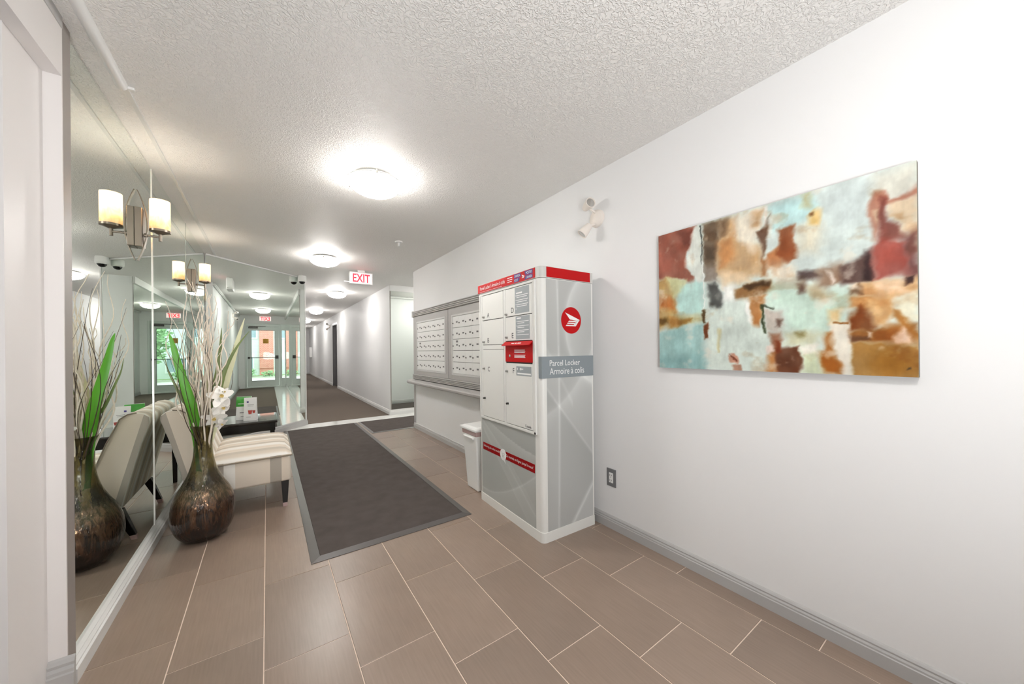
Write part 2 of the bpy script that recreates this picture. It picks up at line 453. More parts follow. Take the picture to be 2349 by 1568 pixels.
baseboard('baseboard_angled', (XL - .008, YA - .008 + .016), (CX, YC + .0), (a45, -a45), M['trim'], h=.095, t=.03)
baseboard('baseboard_corridor_right', (XR, YH1), (XR, DY0), (-1, 0), M['trim_white'], h=.09)
baseboard('baseboard_corridor_right', (XR, DY1), (XR, YE), (-1, 0), M['trim_white'], h=.09)
baseboard('baseboard_corridor_end', (CX, YE), (XR, YE), (0, -1), M['trim_white'], h=.09)
baseboard('baseboard_hall', (XR, YH0), (XD, YH0), (0, 1), M['trim'], h=.09)
baseboard('baseboard_hall_far', (XR - .002, YH1), (XD, YH1), (0, -1), M['trim_white'], h=.1, t=.022)
struct(MB().box(XR, XD, YH1 - .03, YH1 + .01, 2.36, H).build('trim_4', M['trim_white'], bevel=.004))
struct(MB().box(XR + .004, XR + .02, YH1 - .006, YH1 + .012, .1, 2.36).build('trim_5', M['trim_dark']))
struct(MB().box(XR - .006, XR + .002, YH0 - .075, YH0 + .004, .085, .70).build('trim_6', M['trim']))
struct(MB().tube([(XR + .01, YH0 + .02, H - .035), (XD, YH0 + .02, H - .035)], .025, 6).build('trim_7', M['trim_white']))

# mirrors
def mirror(label, verts, nrm, thick=.006):
    n = Vector(nrm).normalized() * thick
    vs = [Vector(v) for v in verts]
    o = MB().hexa(vs, [v - n for v in vs]).build('wall_mirror', M['mirror'], bevel=0.002, seg=1)
    return tag(o, label, 'mirror', 'mirror panels on the left and angled walls')
ys = [2.037, 3.240, 4.411, YA]
labs = ['tall frameless mirror panel beside the white door jamb, reflecting the vase',
        'tall mirror panel behind the striped chair, right of the nearest wall lamp',
        'tall mirror panel next to the room corner, carrying the farther wall lamp']
for i in range(3):
    a, b = ys[i] + .0015, ys[i+1] - .0015
    mirror(labs[i], [(XL, a, .09), (XL, b, .09), (XL, b, Hc(XL) - .003), (XL, a, Hc(XL) - .003)], (1, 0, 0))
for i in (1, 2):
    struct(MB().box(XL - .008, XL + (.004 if i == 1 else .0015), ys[i] - (.006 if i == 1 else .003), ys[i] + (.006 if i == 1 else .003), .09, Hc(XL) - .004).build('trim_%d' % (7 + i), M['seam'] if i == 1 else M['glassedge']))
xa, xb = XL + .008, CX - .008
mirror('large angled mirror facing the lobby between the corner and the corridor', [(xa, xa - C45, .095), (xb, xb - C45, .095), (xb, xb - C45, Hc(xb) - .02), (xa, xa - C45, Hc(xa) - .02)], (1, -1, 0))
struct(MB().tube([(xa, xa - C45 - .008, Hc(xa) - .012), (xb, xb - C45 - .008, Hc(xb) - .012)], .011, 6).build('trim_10', M['trim_white']))
struct(MB().box(CX - .012, CX + .004, YC - .018, YC + .01, .09, H).build('trim_11', M['trim_white'], bevel=.003))
hm = MB().box(XR + .02, XD - .01, YH1 - .008, YH1 - .002, .1, 2.36).build('wall_mirror', M['mirror'])
tag(hm, 'long mirror covering the side hall wall, beside the corridor corner', 'mirror')

# door in the corridor
dd = struct(MB().box(XR + .09, XR + .14, DY0 + .002, DY1 - .002, 0.005, DZ - .002).build('door_2', M['doorgrey']))
MB().lathe([(0,0),(.028,0),(.03,.02),(.018,.03),(.012,.05),(.03,.06),(.03,.085),(0,.09)], (XR + .09, DY0 + .08, 1.0), 12, (-1,0,0)).build('door_knob', M['steel_dark'], dd, smooth=True)
fr = MB().box(XR - .012, XR - .001, DY0 - .05, DY0, 0, DZ + .05).box(XR - .012, XR - .001, DY1, DY1 + .05, 0, DZ + .05).box(XR - .012, XR - .001, DY0, DY1, DZ, DZ + .05)
MB().box(XR - .004, XR + .088, DY0 + .001, DY0 + .02, 0.002, DZ - .022).box(XR - .004, XR + .088, DY1 - .02, DY1 - .001, 0.002, DZ - .022).box(XR - .004, XR + .088, DY0 + .001, DY1 - .001, DZ - .02, DZ - .001).build('door_jamb', M['doorgrey'], dd)
fr.build('door_frame', M['trim_white'], dd)

# entrance wall with glazed door and sidelight
ew = MB().box(XD, XD + .15, YH0 - .1, 5.62, 0, H).box(XD, XD + .15, 5.62, YH1 + .1, 2.19, H)
struct(ew.build('wall_entrance', M['wall']))
df = MB().box(XD - .02, XD + .1, 5.62, 5.68, 0, 2.19).box(XD - .02, XD + .1, 6.58, 6.64, 0, 2.19).box(XD - .02, XD + .1, 5.68, 6.58, 2.10, 2.19).box(XD - .02, XD + .1, 5.68, 6.58, 0, .04)
door1 = struct(df.build('door_1', M['alu'], bevel=.004))
lf = MB().box(XD + .01, XD + .06, 5.685, 5.80, .045, 2.095).box(XD + .01, XD + .06, 6.46, 6.575, .045, 2.095).box(XD + .01, XD + .06, 5.80, 6.46, 1.97, 2.095).box(XD + .01, XD + .06, 5.80, 6.46, .045, .24)
leafo = lf.build('door_leaf', M['alu'], door1, bevel=.003)
MB().box(XD + .03, XD + .036, 5.80, 6.46, .24, 1.97).build('pane', M['glass'], door1)
MB().box(XD + .006, XD + .03, 5.80, 5.806, .24, 1.97).box(XD + .006, XD + .03, 6.454, 6.46, .24, 1.97).box(XD + .006, XD + .03, 5.80, 6.46, 1.962, 1.97).box(XD + .006, XD + .03, 5.80, 6.46, .24, .248).build('glazing_bead', M['steel_dark'], door1)
MB().tube([(XD - .03, 5.72, 1.03), (XD - .03, 6.54, 1.03)], .010, 8).box(XD - .04, XD + .015, 6.47, 6.56, .99, 1.1).box(XD - .04, XD + .015, 5.70, 5.76, 1.0, 1.06).build('push_bar', M['steel_dark'], door1)
MB().box(XD - .03, XD + .01, 5.72, 5.98, 2.03, 2.09).box(XD - .03, XD - .012, 5.74, 6.2, 2.095, 2.11).build('door_closer', M['steel_dark'], door1)
MB().box(XD + .022, XD + .03, 6.12, 6.28, 1.52, 1.68).build('plaque', M['brass'], door1)
sf = MB().box(XD - .02, XD + .1, 6.64, 6.665, 0, 2.19).box(XD - .02, XD + .1, 6.755, YH1, 0, 2.19).box(XD - .02, XD + .1, 6.665, 6.755, 0, .3).box(XD - .02, XD + .1, 6.665, 6.755, 1.98, 2.19)
win1 = struct(sf.build('window_1', M['alu']))
MB().box(XD + .03, XD + .036, 6.665, 6.755, .3, 1.98).build('pane', M['glass'], win1)

# ------------------------------------------------------------------ outdoors beyond the glass door
struct(MB().box(XD + .15, 60, -30, 45, -.3, -.02).build('ground', M['grass']))
for i, (xa, xb) in enumerate(((XD + .15, 11.2), (12.0, 14.2), (14.8, 15.1), (15.6, 15.8))):
    struct(MB().box(xa, xb, -30, 45, -.02, .0).build('path', M['pave']))
def siding_mat():
    m = mat('white_lap_siding', (232, 236, 238), 0.6)
    nt = m.node_tree; tc = nt.nodes.new('ShaderNodeTexCoord'); wv = nt.nodes.new('ShaderNodeTexWave')
    wv.bands_direction = 'Z'; wv.wave_profile = 'SAW'; wv.inputs['Scale'].default_value = 1.9
    nt.links.new(tc.outputs['Object'], wv.inputs[0]); bp = nt.nodes.new('ShaderNodeBump'); bp.inputs['Distance'].default_value = .05
    nt.links.new(wv.outputs['Fac'], bp.inputs['Height']); nt.links.new(bp.outputs[0], nt.nodes['Principled BSDF'].inputs['Normal']); return m
def brick_mat():
    m = mat('red_brick', (214, 138, 120), 0.8)
    nt = m.node_tree; tc = nt.nodes.new('ShaderNodeTexCoord'); mp = nt.nodes.new('ShaderNodeMapping'); mp.inputs['Rotation'].default_value = (0, math.pi/2, math.pi/2)
    br = nt.nodes.new('ShaderNodeTexBrick'); br.inputs['Scale'].default_value = 4.5
    br.inputs['Color1'].default_value = (*lin((214, 138, 120)), 1); br.inputs['Color2'].default_value = (*lin((204, 124, 108)), 1); br.inputs['Mortar'].default_value = (*lin((226, 190, 178)), 1)
    nt.links.new(tc.outputs['Object'], mp.inputs[0]); nt.links.new(mp.outputs[0], br.inputs[0]); nt.links.new(br.outputs[0], nt.nodes['Principled BSDF'].inputs['Base Color']); return m
hs = thing('house', (17, 6, 0), 'white sided house with a red brick panel seen through the entrance door', 'house')
def P(name, mb, m, parent=hs, **k): return mb.build(name, m, parent, origin=(17, 6, 0), **k)
P('siding_wall', MB().box(17, 25, -14, 5.9, -.02, 6).box(17, 25, 6.52, 30, -.02, 6), siding_mat())
P('brick_panel', MB().box(16.9, 24, 5.9, 6.52, .35, 6).box(16.95, 24, 5.9, 6.52, -.02, .35), brick_mat())
for (y0, y1, z0, z1) in ((5.35, 5.75, 2.0, 2.9), (6.7, 7.1, 2.0, 2.9), (4.6, 5.6, .3, .95), (8.6, 9.8, 1.0, 2.3), (1, 2.4, 1.0, 2.3)):
    w_ = P('window', MB().box(16.93, 17.05, y0 - .06, y0, z0 - .06, z1 + .06).box(16.93, 17.05, y1, y1 + .06, z0 - .06, z1 + .06).box(16.93, 17.05, y0, y1, z1, z1 + .06).box(16.93, 17.05, y0, y1, z0 - .06, z0), M['trim_white'])
    MB().box(16.98, 17.0, y0, y1, z0, z1).build('pane', M['paneblue'], w_, origin=(17, 6, 0))

def foliage_mesh(c, r, n, leaf, seed):
    rr = random.Random(seed); mb = MB()
    for i in range(n):
        v = Vector((rr.gauss(0, 1), rr.gauss(0, 1), rr.gauss(0, 1))).normalized() * rr.uniform(.55, 1.0)
        p = Vector(c) + Vector((v.x * r[0], v.y * r[1], v.z * r[2]))
        a = Vector((rr.uniform(-1, 1), rr.uniform(-1, 1), rr.uniform(-.6, .6))).normalized(); b = a.orthogonal().normalized()
        s = leaf * rr.uniform(.6, 1.2)
        mb.quad(p - a * s, p - b * s * .5, p + a * s, p + b * s * .5)
    return mb
def plant(name, loc, label, cat, crown, r, n, leaf, trunk, seed):
    t = thing(name, loc, label, cat)
    o = foliage_mesh(crown, r, n, leaf, seed).build('foliage', M['foliage'], t); o['kind'] = 'stuff'
    if trunk: MB().tube([(0, 0, -.05), (.05, .02, trunk * .5), (0, .06, trunk)], [.12, .09, .05], 8).build('trunk', M['bark'], t)
    else: MB().tube([(0, 0, -.05), (.02, .0, .25)], [.03, .02], 6).build('stem', M['bark'], t)
    return t
plant('tree', (14.2, 4.1, 0), 'leafy green tree outside, seen in the left mirror through the door', 'tree', (0, 0, 1.9), (1.0, 1.1, 1.5), 1500, .14, 2.2, 3)
plant('bush', (15.2, 6.3, 0), 'low green bush in front of the brick panel outside', 'bush', (0, 0, .12), (.25, .35, .18), 200, .06, 0, 4)
plant('bush', (15.6, 5.4, 0), 'low green bush in front of the white siding outside', 'bush', (0, 0, .2), (.25, .4, .25), 220, .07, 0, 5)

# ------------------------------------------------------------------ floor mats
def floor_mat(name, x0, x1, y0, y1, label, edges):
    t = thing(name, ((x0+x1)/2, (y0+y1)/2, 0), label, 'mat'); o = t.location
    bw, h = .05, .011
    i = [x0 + bw*edges[0], x1 - bw*edges[1], y0 + bw*edges[2], y1 - bw*edges[3]]
    z0, zo = .0008, .003
    out = [(x0,y0),(x1,y0),(x1,y1),(x0,y1)]; inn = [(i[0],i[2]),(i[1],i[2]),(i[1],i[3]),(i[0],i[3])]
    vs = [(*p, z0) for p in out] + [(*p, zo) for p in out] + [(*p, h) for p in inn] + [(*p, z0) for p in inn]
    fs = []
    for k in range(4):
        l = (k+1) % 4
        fs += [(k, l, 4+l, 4+k), (4+k, 4+l, 8+l, 8+k), (8+k, 8+l, 12+l, 12+k), (12+k, 12+l, l, k)]
    MB().add(vs, fs).build('border', M['rubber'], t, origin=o)
    e = .002
    MB().box(i[0]+e, i[1]-e, i[2]+e, i[3]-e, z0, h - .0015).build('pile', M['pile'], t, origin=o)
floor_mat('floor_mat', .197, 1.235, 2.305, 6.41, 'large charcoal entrance mat with a rubber edge on the tiled floor', (1,1,1,1))
floor_mat('floor_mat', 1.262, 3.3, 5.425, 6.415, 'smaller charcoal mat turning into the side hall past the mailboxes', (.6,.6,.6,.6))

# ------------------------------------------------------------------ ceiling lights
def ceiling_light(x, y, label):
    t = thing('ceiling_light', (x, y, Hc(x)), label, 'ceiling light', 'glass bowl ceiling lights')
    R, D = .174, .083
    outer = [(R * math.cos(a), -.047 - D * math.sin(a)) for a in [i * math.pi / 2 / 10 for i in range(11)]]
    inner = [(r * .965, z + .005) for r, z in outer[::-1]]
    MB().lathe([(R + .004, -.042), (R + .004, -.047)] + outer[1:] + [(1e-4, -.047 - D)] , n=40).build('glass_bowl', M['bulb'], t, smooth=True)
    MB().lathe([(0, -.001), (.10, -.001), (.155, -.022), (.164, -.030), (.162, -.034), (0, -.034)], n=32).build('ceiling_plate', M['plastic'], t, smooth=True)
    ring = [(R + .006 * 1.0 + .005 * math.cos(a), -.043 + .005 * math.sin(a)) for a in [2*math.pi*i/8 for i in range(8)]]
    MB().lathe(ring, n=40, close=True).build('rim_ring', M['plastic'], t, smooth=True)
    ld = bpy.data.lights.new('bowl_lamp', 'POINT'); ld.energy = .5; ld.color = (1.0, .97, .93); ld.shadow_soft_size = .004
    lo = bpy.data.objects.new('bowl_lamp', ld); COL.objects.link(lo); lo.parent = t; lo.location = (0, 0, -.038)
    for k in range(3):
        a = math.radians(20 + 120 * k); c, s = math.cos(a), math.sin(a)
        cl = MB().tube([(c*.11, s*.11, -.02), (c*(R+.012), s*(R+.012), -.032), (c*(R+.012), s*(R+.012), -.05)], .004, 6)
        cl.lathe([(0,-.008),(.007,-.006),(.007,.006),(0,.008)], (c*(R+.012), s*(R+.012), -.052), 10)
        cl.build('clip', M['chrome'], t, smooth=True)
    return t
c0 = ceiling_light(.636, 2.578, 'largest glass bowl ceiling light, nearest in the lobby')
specs = [(.622, 5.10, 'second glass bowl ceiling light of the lobby, left of the exit sign'),
         (1.203, 8.055, 'glass bowl ceiling light just inside the corridor, below the exit sign'),
         (1.203, 11.85, 'second glass bowl ceiling light of the corridor, left of the grey door'),
         (1.22, 15.7, 'third glass bowl ceiling light along the corridor'),
         (1.22, 19.6, 'farthest glass bowl ceiling light at the corridor end'),
         (2.9, 6.118, 'side hall bowl light nearer the lobby, larger one in the angled mirror'),
         (6.15, 6.15, 'side hall bowl light in front of the entrance door, seen in the mirror')]
for x, y, l in specs:
    c = copy_tree(c0); c.location = (x, y, Hc(x)); c['label'] = l
c = copy_tree(c0); c.location = (.636, -.15, Hc(.636)); c['label'] = 'glass bowl ceiling light above the near end of the lobby'

# ------------------------------------------------------------------ wall sconces on the mirror
def shade_mat():
    m = bpy.data.materials.new('alabaster_shade'); m.use_nodes = True; nt = m.node_tree; nt.nodes.clear()
    out = nt.nodes.new('ShaderNodeOutputMaterial'); mx = nt.nodes.new('ShaderNodeMixShader'); mx.inputs[0].default_value = .45
    tc = nt.nodes.new('ShaderNodeTexCoord'); nz = nt.nodes.new('ShaderNodeTexNoise'); nz.inputs['Scale'].default_value = 18; nz.inputs['Distortion'].default_value = 2.5
    nt.links.new(tc.outputs['Object'], nz.inputs['Vector'])
    rp = nt.nodes.new('ShaderNodeValToRGB'); rp.color_ramp.elements[0].position = .4; rp.color_ramp.elements[1].position = .62
    rp.color_ramp.elements[0].color = (*lin((247, 229, 198)), 1); rp.color_ramp.elements[1].color = (*lin((253, 243, 224)), 1)
    nt.links.new(nz.outputs[0], rp.inputs[0])
    tl = nt.nodes.new('ShaderNodeBsdfTranslucent'); df = nt.nodes.new('ShaderNodeBsdfDiffuse')
    for s in (tl, df): nt.links.new(rp.outputs[0], s.inputs[0])
    nt.links.new(tl.outputs[0], mx.inputs[1]); nt.links.new(df.outputs[0], mx.inputs[2]); nt.links.new(mx.outputs[0], out.inputs[0]); return m
M['shade'] = shade_mat()
def sconce(y, label):
    t = thing('wall_sconce', (XL, y, 1.96), label, 'wall lamp', 'single-shade wall lamps on the mirror')
    sx, r = .099, .045
    MB().lathe([(r, -.012), (r, .165), (r - .003, .165), (r - .003, -.012)], (sx, 0, 0), 32, close=True).build('lamp_shade', M['shade'], t, smooth=True)
    MB().lathe([(0, -.034), (.014, -.034), (.03, -.026), (r + .002, -.022), (r + .002, -.010), (r - .004, -.010), (r - .004, -.016), (0, -.016)], (sx, 0, 0), 32).build('shade_cup', M['nickel'], t, smooth=True)
    MB().tube([(sx, 0, -.034), (sx, 0, -.075)], .008, 10).tube([(.015, 0, -.05), (sx, 0, -.05)], .006, 10).lathe([(0, 0), (.012, 0), (.012, .012), (0, .014)], (.034, 0, -.05), 12, (1,0,0)).build('arm', M['nickel'], t, smooth=True)
    MB().box(.0005, .030, -.042, .042, -.125, .10).build('back_box', M['nickel'], t, bevel=.003)
    n = 17; pts = []
    for i in range(n):
        q = -1 + 2 * i / (n - 1); pts.append((.0035 + .040 * (1 - q * q), 0, .003 + .205 * q))
    bow = MB(); wd = .013
    for i in range(n - 1):
        a, b = pts[i], pts[i+1]
        th = .004
        bow.hexa([(a[0], -wd, a[2]), (a[0]+th, -wd, a[2]), (a[0]+th, wd, a[2]), (a[0], wd, a[2])], [(b[0], -wd, b[2]), (b[0]+th, -wd, b[2]), (b[0]+th, wd, b[2]), (b[0], wd, b[2])])
    bow.build('bow_strip', M['nickel'], t)
    MB().lathe([(0, -.012), (.008, -.010), (.012, .02), (.012, .05), (.007, .062), (0, .066)], (sx, 0, 0.0), 12).build('bulb', M['plastic'], t, smooth=True)
    ld = bpy.data.lights.new('sconce_lamp', 'POINT'); ld.energy = 1.15; ld.color = (1.0, .93, .82); ld.shadow_soft_size = .012
    lo = bpy.data.objects.new('sconce_lamp', ld); COL.objects.link(lo); lo.parent = t; lo.location = (sx, 0, .128)
    return t
sconce(2.905, 'nearer wall lamp with a cream shade on the left mirror')
sconce(4.74, 'farther wall lamp with a cream shade by the mirror corner')

# ------------------------------------------------------------------ small ceiling things
H = Hc(-.52)
t = thing('cable_raceway', (-.528, -1, H), 'thick white cable raceway along the ceiling above the near mirror', 'raceway')
hc = [(.020 * math.cos(a), -.026 * math.sin(a)) for a in [math.pi * i / 8 for i in range(9)]]
MB().prism([(-.528 + x, H + z) for x, z in hc], 'y', YB, 2.30).build('raceway_cover', M['trim_white'], t, smooth=True, origin=t.location)
MB().box(-.515, -.488, 2.296, 2.312, H - .012, H - .001).build('end_clip', M['plastic'], t, origin=t.location)
t = thing('cable_raceway', (-.519, 4, H), 'thin white cable raceway on the ceiling running on to the mirror corner', 'raceway')
MB().box(-.528, -.510, 2.314, 3.72, H - .010, H - .0005).build('raceway_cover', M['trim_white'], t, origin=t.location)
MB().box(-.530, -.508, 3.722, 5.66, H - .008, H - .0005).build('raceway_cover', M['trim_white'], t, origin=t.location)

t = thing('sprinkler_head', (1.238, 3.986, Hc(1.238)), 'small white sprinkler head on the lobby ceiling', 'sprinkler')
MB().lathe([(0, 0), (.045, 0), (.042, -.012), (.018, -.016), (0, -.016)], n=24).build('escutcheon', M['plastic'], t, smooth=True)
MB().lathe([(0, -.016), (.013, -.016), (.011, -.04), (.007, -.05), (.016, -.052), (.016, -.056), (0, -.057)], n=16).build('nozzle', M['plastic'], t, smooth=True)

t = thing('dome_camera', (.475, 6.60, Hc(.475)), 'white dome security camera with a black lens at the angled mirror end', 'camera')
MB().lathe([(0, 0), (.058, 0), (.060, -.01), (.062, -.06), (.060, -.082), (.050, -.094), (0, -.094)], n=32).build('housing', M['plastic'], t, smooth=True)
MB().lathe([(.044 * math.cos(a), -.093 - .040 * math.sin(a)) for a in [math.pi/2 * i / 8 for i in range(9)]], n=24).build('lens_dome', M['domeblack'], t, smooth=True)

def exit_sign(name, loc, w, h, label, rdir, arm):
    t = thing(name, loc, label, 'exit sign')
    r = Vector(rdir); u = Vector((0, 0, 1)); n = r.cross(u)
    def bx(m_, nm, a0, a1, b0, b1, c0, c1, par=t, **k):
        mb = MB().hexa([r*a + u*b0 + n*c for a, c in ((a0,c0),(a1,c0),(a1,c1),(a0,c1))], [r*a + u*b1 + n*c for a, c in ((a0,c0),(a1,c0),(a1,c1),(a0,c1))])
        return mb.build(nm, m_, par, **k)
    bx(M['plastic'], 'housing', -w/2, w/2, -h/2, h/2, -.085, -.002, bevel=.006)
    bx(M['exitface'], 'face_panel', -w/2 + .018, w/2 - .018, -h/2 + .018, h/2 - .018, -.006, .0)
    lettering('EXIT', M['exitred'], t, r * (-w * .37) + u * (-h * .35), r, u, width=w * .74, height=h * .70, depth=.0015, bold=.025)
    if arm: bx(M['plastic'], 'bracket_arm', -w/2 - .075, -w/2, -h/2 + .02, -h/2 + .035, -.03, -.015)
    bx(M['plastic'], 'canopy', -.05, .05, h/2, h/2 + arm_h, -.035, -.005)
    return t
arm_h = .030
exit_sign('exit_sign', (1.193, 5.70, 2.335), .335, .183, 'lit exit sign with red letters hanging from the lobby ceiling', (1, 0, 0), True)
arm_h = .008
exit_sign('exit_sign', (XD - .01, 6.19, 2.372), .36, .18, 'red exit sign above the entrance door, seen in the mirror', (0, -1, 0), False)

def emergency_light(loc, nrm, label, heads):
    t = thing('emergency_light', loc, label, 'emergency light', 'twin-head emergency lights')
    n = Vector(nrm)
    MB().lathe([(0, 0), (.062, 0), (.060, .016), (.048, .026), (0, .028)], n=28, axis=n).build('base', M['ivory'], t, smooth=True)
    for p, dr in heads:
        p = Vector(p); dr = Vector(dr).normalized()
        hd = MB().lathe([(0, -.05), (.022, -.045), (.030, -.01), (.036, .035), (.036, .042), (.032, .042), (.028, .034), (0, .026)], p, 24, dr).build('lamp_head', M['ivory'], t, smooth=True)
        MB().lathe([(0, .027), (.026, .033), (.030, .038), (.0, .0405)], p, 20, dr).build('lens', M['chrome'], hd, smooth=True)
        MB().tube([n * .02 + Vector((0, 0, p.z * .45)) + n.cross(Vector((0,0,1))) * 0, p * .75 + n * .02, p], .009, 8).build('knuckle', M['ivory'], t, smooth=True)
    return t
emergency_light((XR, 1.665, 2.135), (-1, 0, 0), 'twin-head emergency light high on the white wall left of the painting', [((-.075, .02, .085), (-.35, -1, .1)), ((-.085, .035, -.085), (-.55, .35, -.75))])
emergency_light((XR, 14.46, 2.14), (-1, 0, 0), 'tiny emergency light on the corridor wall beside the grey door', [((-.09, -.02, .085), (-.6, -1, .1)), ((-.09, .0, -.085), (-.7, -.5, -.6))])
emergency_light((6.2, YH0, 2.25), (0, 1, 0), 'emergency light on the side hall wall, seen in the angled mirror', [((-.03, .09, .085), (-1, .7, .1)), ((-.03, .09, -.085), (-.6, .7, -.6))])

t = thing('fire_extinguisher_cabinet', (XR, 21.1, .9), 'small white box on the corridor wall near its far end', 'cabinet')
MB().box(XR - .11, XR - .0005, 20.8, 21.35, .93, 1.45).build('cabinet_body', M['plastic'], t, origin=t.location, bevel=.01)
MB().box(XR - .118, XR - .111, 20.84, 21.31, .97, 1.41).build('cabinet_door', M['plastic'], t, origin=t.location)

t = thing('power_outlet', (XR, 1.5635, .343), 'white power outlet in a dark grey plate low on the wall', 'outlet')
o = t.location
MB().box(XR - .007, XR, 1.526, 1.601, .283, .403).build('cover_plate', M['greyplate'], t, origin=o, bevel=.003)
rc = MB().box(XR - .010, XR - .0065, 1.547, 1.580, .309, .377).build('receptacle', M['plastic'], t, origin=o, bevel=.0015)
for z in (.326, .360):
    sl = MB().box(XR - .0104, XR - .0099, 1.570, 1.573, z - .005, z + .006).box(XR - .0104, XR - .0099, 1.556, 1.559, z - .004, z + .005)
    sl.lathe([(0, 0), (.0028, 0), (.0028, .0005), (0, .0005)], (XR - .0100, 1.5635, z - .012), 10, (-1, 0, 0)).build('slots', M['ink'], rc, origin=o)

